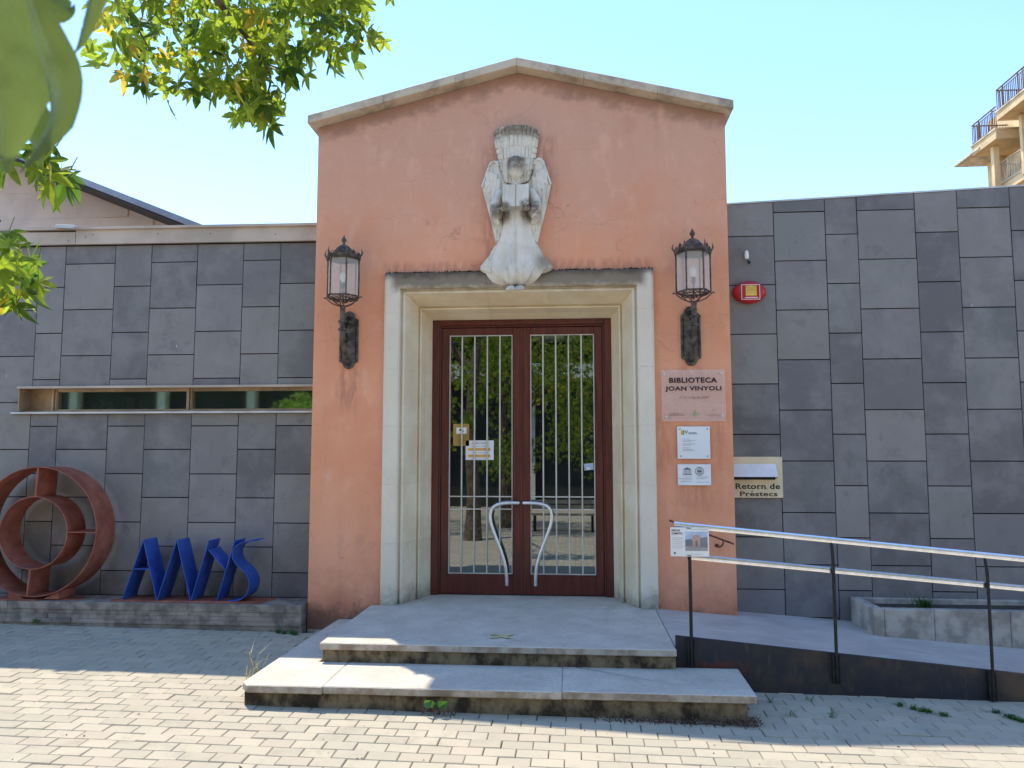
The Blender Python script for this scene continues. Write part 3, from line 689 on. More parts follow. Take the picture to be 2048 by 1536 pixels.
# ramp railing
RR = thing('ramp_railing', 'bright galvanised double handrail on thin black posts along the ramp', 'railing', (2, -1.53, -.1))
tz = lambda x: .975-.0925*(x-.77); lz = lambda x: .728-.0845*(x-.87)
def rail(xa, xb, f, name='handrail'):
    m = MB(); P0 = Vector((xa, -1.50, f(xa))); P1 = Vector((xb, -1.50, f(xb)))
    sect = [(-.026, .0), (-.024, .012), (-.012, .021), (.012, .021), (.024, .012), (.026, 0), (.026, -.004), (.021, -.008), (.026, -.012), (.024, -.021), (-.024, -.021), (-.026, -.012), (-.021, -.008), (-.026, -.004)]
    n = len(sect)
    m.add([P0+Vector((0, a, b)) for a, b in sect]+[P1+Vector((0, a, b)) for a, b in sect], [tuple(range(n)), tuple(range(2*n-1, n-1, -1))]+[(i, (i+1) % n, n+(i+1) % n, n+i) for i in range(n)])
    return m.build(name, 'rail', RR)
rail(.775, 6.2, tz)
pxs = [.885, 1.965, 3.09, 4.2, 5.3]
ends = [.86]+[p for p in pxs[1:]]+[6.2]
for a_, b_ in zip(ends, ends[1:]): rail(a_+.012, b_-.012, lz)
for px_ in pxs:
    top = tz(px_)-.021; bot = .125-.0905*(px_-.77)-.24
    m = MB(); pts = [(px_, -1.515, top-.001), (px_, -1.525, top-.03), (px_, -1.54, top-.09), (px_, -1.545, top-.2), (px_, -1.545, top-.6), (px_+.0, -1.54, bot+.02)]
    m.tube(pts, [.011, .012, .013, .013, .013, .013], 6); pt = m.build('post', 'iron', RR, smooth=True)
    m = MB(); zc = .125-.0905*(px_-.77)
    m.box(px_-.03, px_-.014, -1.545, -1.5105, zc-.22, zc-.01); m.box(px_+.014, px_+.03, -1.545, -1.5105, zc-.22, zc-.01); m.build('clamp_plate', 'iron', pt, bevel=.003)
    m = MB(); m.box(px_-.014, px_+.014, -1.535, -1.5265, lz(px_)-.018, lz(px_)+.018); m.build('clip', 'iron', pt)
m = MB(); m.box(.775, .90, -1.515, -1.485, tz(.83)-.05, tz(.83)-.024, Matrix.Rotation(R(5.2), 3, 'Y')); m.build('end_bracket', 'iron', RR, bevel=.003)

# sign hanging on the railing
SG = thing('railing_sign', 'white landscape sign with a small photo strapped to the ramp railing end', 'sign', (.88, -1.57, .735))
m = MB(); m.box(.737, 1.03, -1.572, -1.566, .735, .957); m.build('board', 'white', SG, bevel=.001)
sy = -1.5735
put_text('lettering', 'REFUGI', 'textred', SG, .778, sy, .926, .062, .015, .01)
put_text('lettering', 'CLIMÀTIC', 'textred', SG, .789, sy, .903, .085, .019, .01)
m = MB()
for i, z in enumerate((.877, .862, .846, .831, .815, .800)): m.box(.748, .835-.01*(i % 2), sy, sy+.001, z-.002, z+.0005)
for i in range(2): m.box(.848, 1.018-.03*i, sy, sy+.001, .942-.19*i, .944-.19*i)
m.build('small_print', 'faint', SG)
m = MB(); m.lathe([(.009, 0), (.009, .001)], (0, 0, 0), 8)
m.v = [Vector((v.x+.768, sy+v.z, v.y+.760)) for v in m.v]; m.build('round_crest', 'grey_ink', SG)
m = MB(); m.box(.849, 1.02, sy, sy+.001, .778, .925); pc = m.build('photo_print', 'ph_sky', SG)
m = MB(); m.prism([(.85, .80), (.85, .862), (.9, .868), (.91, .84), (.96, .845), (.965, .878), (1.019, .886), (1.019, .80)], sy-.001, sy); m.build('print_walls', 'ph_grey', pc)
m = MB(); m.prism([(.906, .812), (.906, .888), (.918, .900), (.935, .904), (.950, .900), (.962, .888), (.962, .812)], sy-.0018, sy-.001); m.build('print_doorway_block', 'ph_pink', pc)
m = MB(); m.prism([(.926, .812), (.926, .858), (.944, .858), (.944, .812)], sy-.0026, sy-.0018); m.build('print_door', 'ph_grey', pc)
m = MB(); m.prism([(.85, .779), (.85, .812), (.91, .814), (1.019, .802), (1.019, .779)], sy-.0018, sy-.0011); m.build('print_ground', 'ph_ground', pc)
m = MB()
for z in (.951, .742): m.box(.862, .894, -1.574, -1.5725, z-.0025, z+.0025)
m.box(.868, .888, -1.565, -1.55, .74, .748); m.box(.868, .888, -1.565, -1.55, .944, .952)
m.build('strap', 'iron', SG)

# wall handrail, rusty
HR = thing('wall_handrail', 'short rusty iron handrail bracketed on the pink wall behind the railing', 'handrail', (1.2, 0, .78))
m = MB(); m.tube([(.905, -.09, .888), (1.512, -.09, .668)], .009, 8); m.build('bar', 'rust', HR, smooth=True)
for x in (.99, 1.41):
    z = .888-.3625*(x-.905)
    m = MB(); m.tube(smoothcurve([(x, -.09, z), (x, -.09, z-.03), (x-.012, -.085, z-.055), (x-.03, -.06, z-.068), (x-.045, -.0, z-.062)], 4), .0075, 6); m.lathe([(.018, 0), (.018, .006)], (0, 0, 0), 10)
    for i in range(len(m.v)-20, len(m.v)):
        v = m.v[i]; m.v[i] = Vector((x-.045+v.x, -.006+v.z, z-.062+v.y))
    m.build('bracket', 'rust', HR, smooth=True)

# planter
PL = thing('stone_planter', 'long low concrete planter on the ramp against the grey wall', 'planter', (3.8, -.1, -.15))
pt_ = lambda x: .135-.004*(x-2.68)
def pbox(xa, xb, ya, yb, dz=0, nm='wall_slab'):
    m = MB(); slope_box(m, xa, xb, ya, yb, lambda x: pt_(x)+dz, lambda x: -.5); return m.build(nm, 'planter', PL, bevel=.006)
pbox(2.68, 2.77, -.37, .235)
for a_, b_ in ((2.773, 3.20), (3.203, 3.85), (3.853, 4.6), (4.603, 5.6)): pbox(a_, b_, -.37, -.28)
pbox(2.773, 5.6, .17, .235)
m = MB(); m.box(2.775, 5.6, -.275, .165, -.1, .085); m.build('soil', 'soil', PL)

# ================================================================== ledge (stone courses)
LG = thing('stone_ledge', 'low dark stone bench ledge along the foot of the left wall', 'ledge', (-5.3, 0, -.2))
rl = random.Random(21)
zc = [.04, -.032, -.078, -.122, -.166]
for r_ in range(4):
    x = -8+rl.uniform(0, .3)
    while x < -2.69:
        w_ = rl.uniform(.35, .75); xb = min(x+w_, -2.69)
        if -2.69-xb < .12: xb = -2.69
        d_ = rl.uniform(-.004, .004) if r_ else -.008
        m = MB(); m.box(x, xb-.003, -.15+d_, (WY-.004 if r_ == 0 else .05), zc[r_+1]+.0012, zc[r_])
        m.build('ledge_stone', 'ledge', LG, bevel=.0015); x = xb
m = MB(); m.box(-8, -2.69, -.135, WY-.01, -.5, -.1665); m.box(-8, -2.69, .052, WY-.01, -.1665, -.033); m.build('footing', 'ledge', LG)

# ================================================================== ring sculpture
RG = thing('ring_sculpture', 'rust red steel sculpture of two concentric rings standing on the ledge', 'sculpture', (-5.55, -.1, .04))
def ring(cx, cz, ra, rb, y0, y1, n=72, t=.008, sq=1.0):
    m = MB(); vs = []
    for i in range(n):
        a = 2*math.pi*i/n
        for (r_, y_) in ((ra, y0), (ra, y1), (ra-t, y1), (ra-t, y0)): vs.append((cx+r_*math.sin(a)*sq, y_, cz+r_*math.cos(a)))
    fs = [(i*4+j, i*4+(j+1) % 4, ((i+1) % n)*4+(j+1) % 4, ((i+1) % n)*4+j) for i in range(n) for j in range(4)]
    return m.add(vs, fs)
ycf, ycb = -.125, .195
RCX, RCZ, RAD = -5.515, .735, .66
ring(RCX, RCZ, RAD, RAD, ycf, ycb).build('outer_ring', 'oxide', RG, smooth=True)
IX, IZ, IR = -5.545, .72, .372
ring(IX, IZ, IR, IR, ycf+.01, ycb-.01).build('inner_ring', 'oxide', RG, smooth=True)
m = MB(); m.box(-5.545, -5.525, ycf+.01, ycb, IZ+IR, RCZ+RAD-.01, Matrix.Rotation(R(3), 3, 'Y')); m.build('strut', 'oxide', RG)
m = MB(); m.box(-5.575, -5.555, ycf+.01, ycb, RCZ-RAD+.01, IZ-IR, Matrix.Rotation(R(4), 3, 'Y')); m.build('strut', 'oxide', RG)
m = MB(); m.box(IX+IR, RCX+RAD-.01, ycf+.01, ycb-.02, .725, .733); m.build('strut', 'oxide', RG)
m = MB(); m.box(RCX-RAD+.01, IX-IR, ycf+.01, ycb-.02, .715, .723); m.build('strut', 'oxide', RG)
m = MB(); m.box(-5.95, -5.45, ycf-.015, ycb, .041, .053); m.build('base_plate', 'oxide', RG, bevel=.002)
for s_ in (-1, 1):
    m = MB(); m.prism([(RCX+s_*.10, .053), (RCX+s_*.27, .053), (RCX+s_*.27, .135)], ycf+.03, ycb-.02); m.build('chock', 'oxide', RG)
m = MB(); m.box(-5.25, -5.06, -.05, .06, .041, .05, Matrix.Rotation(R(20), 3, 'Z')); m.build('base_tab', 'oxide', RG)

# letters sculpture
BL = thing('letter_sculpture', 'blue steel band letters AMYS standing on a red base plate on the ledge', 'sculpture', (-3.9, -.05, .04))
m = MB(); m.prism([(-4.69, -.105), (-3.15, -.105), (-3.07, .16), (-4.60, .16)], .041, .055, 'z'); m.build('base_plate', 'oxide', BL, bevel=.002)
f0, f1 = -.09, .165
def band(pts, name='letter_band', t=.008):
    n = len(pts); P = [Vector((p[0], 0, p[1])) for p in pts]; m = MB(); vs = []
    for i, p in enumerate(P):
        d = (P[min(i+1, n-1)]-P[max(i-1, 0)]).normalized(); nn = Vector((-d.z, 0, d.x))*t/2
        for q in (p+nn, p-nn):
            for y_ in (f0, f1): vs.append((q.x, y_, q.z))
    fs = [(0, 1, 3, 2), tuple(4*(n-1)+k_ for k_ in (0, 2, 3, 1))]
    for i in range(n-1):
        a, b = 4*i, 4*i+4; fs += [(a, b, b+1, a+1), (a+2, a+3, b+3, b+2), (a, a+2, b+2, b), (a+1, b+1, b+3, a+3)]
    return m.add(vs, fs).build(name, 'blue', BL, smooth=n > 4)
s_ = .9635
L_ = lambda x, z: ((x)*s_, 1.52+(z-1.52)*s_*1.0)
zt, zb = .655, .060
def lx(px): return -4.573+(px-780)*.001627
band([(lx(780), zb), (lx(900), zt)]); band([(lx(900)+.002, zt+.002), (lx(1003), zb)]); band([(lx(840), .365), (lx(945), .365)])
band([(lx(1003)+.006, zb), (lx(1118), zt)]); band([(lx(1118)+.002, zt+.002), (lx(1220), zb)])
band([(lx(1224), zb), (lx(1325), zt+.0)]); band([(lx(1325), zt-.09), (lx(1437), .365)]); band([(lx(1388), zb), (lx(1490), zt)])
band([(lx(1620), .655), (lx(1575), .652), (lx(1530), .635), (lx(1495), .60), (lx(1477), .55), (lx(1478), .49), (lx(1500), .43), (lx(1540), .375), (lx(1575), .315), (lx(1592), .25), (lx(1590), .18), (lx(1572), .115), (lx(1535), .075), (lx(1500), .062), (lx(1462), .060)], 'letter_curve')

# ================================================================== wall lanterns
def lantern(cx, ph, zoff, label, sidearm):
    T = thing('wall_lantern', label, 'lantern', (cx, 0, 2.7), 'wrought iron wall lanterns beside the door')
    ly = -.25; A = (cx+(-.0 if sidearm else 0), ly); Rr = .163; z0, z1 = 3.095+zoff, 3.475+zoff
    def corner_(i, r, z): a = ph+math.pi/3*i; return Vector((cx+r*math.cos(a), ly-r*math.sin(a), z))
    # back plate
    m = MB(); px = cx; poly = []
    for i in range(9): a = math.pi*i/8; poly.append((px+.062*math.cos(a), 2.93+.06*math.sin(a)))
    poly += [(px-.075, 2.915), (px-.098, 2.90), (px-.098, 2.47), (px-.07, 2.455)]
    for i in range(9): a = math.pi+math.pi*i/8; poly.append((px+.06*math.cos(a), 2.45+.058*math.sin(a)))
    poly += [(px+.07, 2.455), (px+.098, 2.47), (px+.098, 2.90), (px+.075, 2.915)]
    poly = [p for i, p in enumerate(poly) if p != poly[i-1]]
    m.prism(poly, -.022, -.003); bp = m.build('back_plate', 'lamp_iron', T, bevel=.004)
    m = MB(); m.box(px-.078, px-.07, -.03, -.022, 2.49, 2.88); m.box(px+.07, px+.078, -.03, -.022, 2.49, 2.88); m.build('plate_rib', 'iron', bp)
    # bracket: stem drops from the lantern and sweeps back to the plate
    m = MB(); m.tube(smoothcurve([(cx, ly, 2.99+zoff), (cx, ly, 2.84), (cx, ly+.01, 2.72), (cx, ly+.06, 2.60), (cx, ly+.14, 2.52), (cx, -.02, 2.46)], 5), [.026]*12+[.024]*14, 8)
    br_ = m.build('bracket', 'lamp_iron', T, smooth=True)
    for z in (2.845, 2.765):
        m = MB(); m.lathe([(.030, -.012), (.042, -.008), (.042, .008), (.030, .012)], (cx, ly+.002, z), 12); m.build('collar', 'lamp_iron', br_)
    m = MB()
    for (zz, yy, r_) in ((2.80, -.14, .05), (2.72, -.10, .035), (2.88, -.08, .04)):
        pts = [(cx, yy+r_*math.cos(t*.35)*(1-t*.03), zz+r_*math.sin(t*.35)*(1-t*.03)) for t in range(20)]
        m.tube(pts, .007, 5)
    m.tube([(cx, ly, 2.80), (cx, -.14, 2.81), (cx, -.03, 2.86)], .009, 6); m.tube([(cx, ly+.02, 2.70), (cx, -.1, 2.66), (cx, -.03, 2.70)], .009, 6)
    m.build('scrollwork', 'iron', br_)
    m = MB(); m.ball((cx, -.035, 2.92), .022, 8); m.ball((cx, -.03, 2.455), .03, 8, (1, .5, 1)); m.build('boss', 'iron', bp, smooth=True)
    # cage
    m = MB()
    for i in range(6): m.tube([corner_(i, Rr, z0), corner_(i, Rr, z1)], .008, 6)
    for z in (z0, z1):
        for i in range(6): m.tube([corner_(i, Rr, z), corner_(i+1, Rr, z)], .009, 6)
    fr = m.build('cage_frame', 'lamp_iron', T)
    for i in range(6):
        a, b = corner_(i, Rr-.004, z0+.006), corner_(i+1, Rr-.004, z0+.006); d = (b-a).normalized()*.008
        m = MB(); m.add([a+d, b-d, b-d+Vector((0, 0, z1-z0-.012)), a+d+Vector((0, 0, z1-z0-.012))], [(0, 1, 2, 3)]); m.build('glass_pane', 'lampglass', T)
    # roof: cornice, dome, finial
    pr = [(Rr+.004, z1+.002), (Rr+.018, z1+.012), (Rr+.024, z1+.028), (Rr+.02, z1+.036), (Rr-.045, z1+.045)]
    m = MB(); m.lathe([(r_, z) for r_, z in pr], (cx, ly, 0), 6, -ph); rf = m.build('cornice', 'lamp_iron', T)
    m = MB()
    for i in range(6):
        a, b = corner_(i, Rr+.014, z1+.008), corner_(i+1, Rr+.014, z1+.008)
        for j in range(9):
            p = a.lerp(b, (j+.5)/9); m.box(p.x-.005, p.x+.005, p.y-.005, p.y+.005, p.z-.016, p.z+.002)
    m.build('dentils', 'lamp_iron', rf)
    m = MB(); m.lathe([(.098, z1+.044), (.096, z1+.06), (.09, z1+.085), (.074, z1+.112), (.05, z1+.135), (.026, z1+.148), (.012, z1+.155)], (cx, ly, 0), 18); dm = m.build('dome', 'lamp_iron', T, smooth=True)
    m = MB(); m.lathe([(.012, z1+.155), (.014, z1+.165), (.011, z1+.172), (.026, z1+.192), (.027, z1+.203), (.016, z1+.222), (.006, z1+.242), (.001, z1+.256)], (cx, ly, 0), 12); m.build('finial', 'lamp_iron', dm, smooth=True)
    # cresting: horns on the corners, loops and leaves between
    m = MB()
    for i in range(6):
        c_ = corner_(i, Rr+.018, z1+.03); o_ = (c_-Vector((cx, ly, c_.z))).normalized()
        m.tube([c_, c_+o_*.014+Vector((0, 0, .03)), c_+o_*.004+Vector((0, 0, .07))], [.011, .009, .002], 5)
        a, b = corner_(i, Rr+.008, z1+.036), corner_(i+1, Rr+.008, z1+.036)
        for j in range(5):
            p = a.lerp(b, (j+.7)/5.4); t = (b-a).normalized(); r_ = .013+.006*(j == 2)
            m.tube([p+t*r_*math.cos(q*.7)+Vector((0, 0, r_+r_*math.sin(q*.7))) for q in range(10)], .0032, 4)
        mid = a.lerp(b, .5); t = (b-a).normalized(); h = .06 if i % 2 else .045
        m.add([mid-t*.018, mid+t*.018, mid+t*.024+Vector((0, 0, h*.6)), mid+Vector((0, 0, h)), mid-t*.024+Vector((0, 0, h*.6)), mid-t*.008+Vector((0, 0, h*.4))], [(0, 1, 2, 3, 4)])
    m.build('cresting', 'lamp_iron', rf)
    # openwork basket below
    m = MB(); bz = 3.0+zoff
    for i in range(6):
        c_ = corner_(i, Rr+.012, z0-.004); o_ = (c_-Vector((cx, ly, c_.z))).normalized(); e = Vector((cx, ly, bz))+o_*.02
        m.tube(smoothcurve([c_+o_*.022+Vector((0, 0, -.012)), c_+o_*.008, c_.lerp(e, .35)+Vector((0, 0, -.022)), c_.lerp(e, .75)+Vector((0, 0, -.014)), e], 4), .0065, 5)
        a, b = corner_(i, Rr+.01, z0-.006), corner_(i+1, Rr+.01, z0-.006); t = (b-a).normalized()
        inn = (Vector((cx, ly, bz+.01))-(a+b)/2); n_ = inn.normalized()
        for j, (u, r_) in enumerate(((.25, .022), (.5, .024), (.75, .022))):
            p = a.lerp(b, u)+n_*.03
            m.tube([p+t*r_*math.cos(q*.62)*(1-q*.045)+n_*r_*math.sin(q*.62)*(1-q*.045) for q in range(15)], .0042, 4)
        p = a.lerp(b, .5)+n_*.07; m.tube([p+t*.015*math.cos(q*.8)+n_*.015*math.sin(q*.8) for q in range(9)], .0042, 4)
    m.build('openwork_basket', 'lamp_iron', T)
    m = MB(); m.lathe([(.02, bz-.03), (.03, bz-.012), (.03, bz), (.018, bz+.008)], (cx, ly, 0), 10); m.build('socket_cup', 'lamp_iron', T)
    m = MB(); m.tube([(cx, ly, z0-.07), (cx, ly, z0+.13)], .009, 8); m.tube([(cx, ly, z0+.09), (cx, ly, z0+.145)], .02, 10); lh = m.build('lamp_holder', 'lamp_iron', T)
    m = MB(); m.lathe([(.014, z0+.145), (.026, z0+.17), (.034, z0+.205), (.03, z0+.235), (.012, z0+.255)], (cx, ly, 0), 14); m.build('bulb', 'bulb', lh, smooth=True)
    return T
lantern(-2.305, R(3), 0, 'ornate six-sided iron wall lantern on the pink wall left of the door surround', True)
lantern(1.158, R(62), -.012, 'ornate six-sided iron wall lantern above the clear name plaque, right of the door', False)

# ================================================================== plaques
P1_ = thing('name_plaque', 'clear acrylic library name plaque on four studs below the right lantern', 'plaque', (1.168, 0, 1.843))
m = MB(); m.box(.86, 1.478, -.034, -.028, 1.845, 2.352); m.build('acrylic_sheet', 'acrylic', P1_)
for x, z in ((.892, 2.31), (1.445, 2.315), (.9, 1.89), (1.447, 1.9)):
    m = MB(); m.tube([(x, -.001, z), (x, -.042, z)], .012, 12); m.build('stud', 'steel', P1_)
put_text('lettering', 'BIBLIOTECA', 'textred', P1_, 1.168, -.0355, 2.222, .465, .054, .034, 1.08)
put_text('lettering', 'JOAN VINYOLI', 'textred', P1_, 1.168, -.0355, 2.134, .545, .056, .034, 1.08)
put_text('lettering', '31 de maig de 2008', 'faintbrown', P1_, 1.172, -.0355, 2.062, .29, .030, .0)
m = MB()
for (a_, b_, z) in ((.93, 1.07, 1.915), (.93, 1.08, 1.903), (1.30, 1.42, 1.905), (1.35, 1.38, 1.955), (.94, 1.03, 1.922)): m.box(a_, b_, -.0355, -.0345, z-.002, z+.002)
m.build('small_print', 'faintbrown', P1_)
m = MB(); m.prism([(1.155, 1.915), (1.18, 1.94), (1.205, 1.915), (1.195, 1.9), (1.165, 1.9)], -.0355, -.0345); m.prism([(1.17, 1.945), (1.18, 1.965), (1.19, 1.945)], -.0355, -.0345); m.build('green_crest', 'green_ink', P1_)

P2_ = thing('white_plaque', 'square white plaque with a yellow and grey monogram, below the clear plaque', 'plaque', (1.162, 0, 1.476))
m = MB(); m.box(1.005, 1.32, -.030, -.022, 1.478, 1.794); m.build('board', 'white', P2_, bevel=.002)
for x, z in ((1.032, 1.768), (1.294, 1.768), (1.036, 1.505), (1.292, 1.505)): MB().tube([(x, -.001, z), (x, -.034, z)], .006, 8).build('screw', 'iron', P2_)
m = MB(); m.box(1.04, 1.068, -.0312, -.0302, 1.712, 1.757); m.build('yellow_square', 'yellow_ink', P2_)
put_text('monogram', 'JV', 'grey_ink', P2_, 1.084, -.0318, 1.712, .052, .044, .01)
put_text('monogram', 'B', 'orange_ink', P2_, 1.054, -.0318, 1.716, .022, .034, .0)
m = MB()
for (a_, b_, z) in ((1.113, 1.19, 1.733), (1.113, 1.2, 1.722)): m.box(a_, b_, -.0312, -.0302, z-.003, z+.003)
m.build('heading_print', 'grey_ink', P2_)
m = MB()
for (a_, b_, z) in ((1.055, 1.125, 1.672), (1.055, 1.18, 1.657), (1.055, 1.135, 1.646), (1.055, 1.18, 1.624), (1.055, 1.14, 1.612), (1.055, 1.12, 1.585), (1.055, 1.15, 1.57), (1.055, 1.17, 1.558)): m.box(a_, b_, -.0312, -.0302, z-.0018, z+.0018)
m.build('small_print', 'faint', P2_)

P3_ = thing('emblem_plaque', 'white landscape plaque with temple and globe emblems, lowest on the pink pillar', 'plaque', (1.162, 0, 1.219))
m = MB(); m.box(1.003, 1.323, -.024, -.016, 1.221, 1.426); m.build('board', 'white', P3_, bevel=.002)
for x, z in ((1.016, 1.414), (1.31, 1.414), (1.016, 1.233), (1.31, 1.233)): MB().tube([(x, -.001, z), (x, -.027, z)], .004, 8).build('screw', 'steel', P3_)
m = MB(); ye = -.0255
m.prism([(1.055, 1.378), (1.095, 1.396), (1.135, 1.378)], ye, ye+.001); m.box(1.057, 1.133, ye, ye+.001, 1.371, 1.376)
for i in range(6): m.box(1.06+i*.0135, 1.0645+i*.0135, ye, ye+.001, 1.332, 1.37)
m.box(1.055, 1.135, ye, ye+.001, 1.327, 1.331); m.box(1.05, 1.14, ye, ye+.001, 1.321, 1.325)
m.build('temple_emblem', 'grey_ink', P3_)
m = MB(); gc = (1.212, 1.358)
def ringflat(rx, rz): return [(gc[0]+rx*math.cos(i*.2618), ye, gc[1]+rz*math.sin(i*.2618)) for i in range(25)]
m.tube(ringflat(.04, .04), .0022, 4); m.tube(ringflat(.018, .04), .0014, 4)
for dz in (-.02, 0, .02): w_ = math.sqrt(.04**2-dz*dz); m.box(gc[0]-w_, gc[0]+w_, ye, ye+.001, gc[1]+dz-.0012, gc[1]+dz+.0012)
m.box(gc[0]-.0012, gc[0]+.0012, ye-.001, ye, gc[1]-.04, gc[1]+.04); m.box(gc[0]-.02, gc[0]+.02, ye-.002, ye-.001, gc[1]-.01, gc[1]+.008)
m.build('globe_emblem', 'grey_ink', P3_)
m = MB()
for (a_, b_, z) in ((1.07, 1.14, 1.302), (1.01, 1.14, 1.287), (1.045, 1.14, 1.273), (1.03, 1.14, 1.258), (1.18, 1.30, 1.302), (1.18, 1.27, 1.288), (1.18, 1.305, 1.252)): m.box(a_, b_, ye, ye+.001, z-.0018, z+.0018)
m.build('small_print', 'faint', P3_)

# book return panel
BR = thing('book_return', 'cream book return panel with a folded metal hood in the grey wall', 'drop box', (1.8, WY, 1.088))
m = MB(); m.box(1.555, 2.066, WY-.03, WY+.015, 1.09, 1.498); m.build('panel', 'cream', BR, bevel=.003)
m = MB(); m.add([(1.555, WY-.031, 1.425), (2.0, WY-.031, 1.425), (2.0, WY-.13, 1.30), (1.555, WY-.13, 1.30), (2.0, WY-.031, 1.275), (1.555, WY-.031, 1.275)], [(0, 1, 2, 3), (1, 4, 2), (0, 3, 5)])
m.build('hood', 'silver', BR)
m = MB(); m.box(1.56, 1.995, WY-.034, WY-.0305, 1.27, 1.31); m.build('slot', 'text', BR)
def serif_line(txt, width, h, zb, left):
    vs, fs = text_mesh(txt, 1, .020, width, h, space=1.05); m = MB(); cx = left+width/2; y = WY-.0315
    m.add([(v[0]+cx, y-v[1], v[2]+zb) for v in vs], fs)
    return m, cx
m, cx_ = serif_line('Retorn de', .435, .057, 1.176, 1.603)
sh = .0035
for fx in (.010, .158, .232, .300): m.box(1.603+fx*1.0-.008, 1.603+fx+.011, WY-.0325, WY-.0315, 1.178-.001, 1.178+sh)
m.build('lettering', 'text', BR)
m, cx_ = serif_line('Prestecs', .365, .047, 1.106, 1.645)
m.prism([(1.752, 1.146), (1.762, 1.146), (1.776, 1.160), (1.764, 1.160)], WY-.0325, WY-.0315)
for fx in (.012, .068): m.box(1.645+fx-.010, 1.645+fx+.010, WY-.0325, WY-.0315, 1.1055, 1.1095)
m.build('lettering', 'text', BR)

# siren, sensor
SR = thing('alarm_siren', 'red oval alarm siren with yellow label on the grey wall', 'alarm', (1.79, WY, 3.06))
def lens_poly(a, b, n=28):
    out = []
    for i in range(n):
        t = 2*math.pi*i/n; c_, s2 = math.cos(t), math.sin(t); out.append((1.79+a*math.copysign(abs(c_)**1.15, c_), 3.17+b*math.copysign(abs(s2)**.95, s2)))
    return out
m = MB(); A0 = lens_poly(.168, .116); n = len(A0); prs = [(1, .0), (1, .035), (.93, .06), (.78, .078), (.5, .084)]
vs = [(1.79+(p[0]-1.79)*s3, WY-.001-d_, 3.17+(p[1]-3.17)*s3) for s3, d_ in prs for p in A0]
m.add(vs, [tuple(range(n)), tuple(range(5*n-1, 4*n-1, -1))]+[(k_*n+i, k_*n+(i+1) % n, (k_+1)*n+(i+1) % n, (k_+1)*n+i) for k_ in range(4) for i in range(n)])
m.build('housing', 'red', SR, smooth=True)
for s3 in (-1, 1):
    m = MB(); m.prism([(1.79+s3*.098, 3.10), (1.79+s3*.14, 3.17), (1.79+s3*.098, 3.235)], WY-.074, WY-.06); m.build('side_lens', 'redlens', SR)
m = MB(); m.box(1.70, 1.885, WY-.089, WY-.085, 3.085, 3.24); lb = m.build('label_frame', 'white', SR)
m = MB(); m.box(1.706, 1.879, WY-.0905, WY-.0893, 3.091, 3.234); m.build('label_ground', 'red', lb)
m = MB(); m.box(1.742, 1.85, WY-.092, WY-.0907, 3.125, 3.228); m.build('label_text_field', 'yellow_ink', lb)
m = MB()
for z in (3.212, 3.19, 3.175, 3.16, 3.142): m.box(1.752, 1.84, WY-.093, WY-.0921, z-.0025, z+.002)
m.build('label_print', 'orange_ink', lb)
m = MB(); m.box(1.735, 1.86, WY-.092, WY-.0907, 3.101, 3.109); m.build('label_strip', 'white', lb)
SN = thing('wall_sensor', 'small white sensor with a black cable above the red siren', 'sensor', (1.775, WY, 3.5))
m = MB(); m.lathe([(.008, 0), (.02, .01), (.022, .04), (.018, .075), (.012, .09)], (1.775, WY-.03, 3.515), 8); m.build('body', 'white', SN, smooth=True)
m = MB(); m.tube(smoothcurve([(1.782, WY-.03, 3.515), (1.785, WY-.035, 3.49), (1.795, WY-.03, 3.475), (1.81, WY-.012, 3.48), (1.81, WY, 3.5)], 4), .007, 6); m.build('cable', 'iron', SN)
m = MB(); m.tube([(1.775, WY, 3.55), (1.775, WY-.03, 3.55)], .008, 6); m.build('stem', 'white', SN)

# papers on the door glass
SC = thing('opening_hours_sheet', 'white opening hours sheet with two orange bands on the left door glass', 'paper', (-1.02, DY+.034, 1.46))
yg = DY+.0345
m = MB(); m.box(-1.172, -.868, yg-.001, yg, 1.462, 1.672); m.build('sheet', 'white', SC)
put_text('lettering', "HORARI D'ESTIU", 'grey_ink', SC, -1.02, yg-.002, 1.635, .16, .014, 0)
for z in (1.575, 1.505):
    m = MB(); m.box(-1.145, -.903, yg-.002, yg-.001, z-.014, z+.014); m.build('orange_band', 'orange_ink', SC)
m = MB()
for z in (1.61, 1.54, 1.475): m.box(-1.1, -.93, yg-.002, yg-.001, z-.002, z+.002)
m.build('small_print', 'faint', SC)
OC = thing('ochre_poster', 'ochre poster with a white box high on the left door glass', 'paper', (-1.22, DY+.034, 1.61))
m = MB(); m.box(-1.31, -1.135, yg-.001, yg, 1.612, 1.85); m.build('sheet', 'ochre', OC)
m = MB(); m.box(-1.275, -1.165, yg-.002, yg-.001, 1.745, 1.812); m.build('white_box', 'white', OC)
m = MB(); m.lathe([(.012, 0), (.012, .001)], (0, 0, 0), 8); q0 = list(m.v); m.v = [Vector((v.x-1.232, yg-.0022-v.z, v.y+1.785)) for v in q0]+[Vector((v.x-1.208, yg-.0022-v.z, v.y+1.772)) for v in q0]
m.f = m.f+[tuple(i+len(q0) for i in f) for f in m.f]; m.build('black_symbol', 'text', OC)
BS = thing('pale_sticker', 'small pale blue sticker at the right edge of the right door glass', 'sticker', (.15, DY+.034, 1.36))
m = MB(); m.box(.10, .20, yg-.001, yg, 1.355, 1.425, Matrix.Rotation(R(-5), 3, 'Y')); m.build('sheet', 'ph_sky', BS)
m = MB(); m.box(.125, .165, yg-.002, yg-.0012, 1.36, 1.385); m.build('white_box', 'white', BS)

# ================================================================== angel relief
AG = thing('angel_statue', 'pale stone winged angel with open book and basket above its head, over the door', 'statue', (-.575, 0, 3.2))
ax = -.575
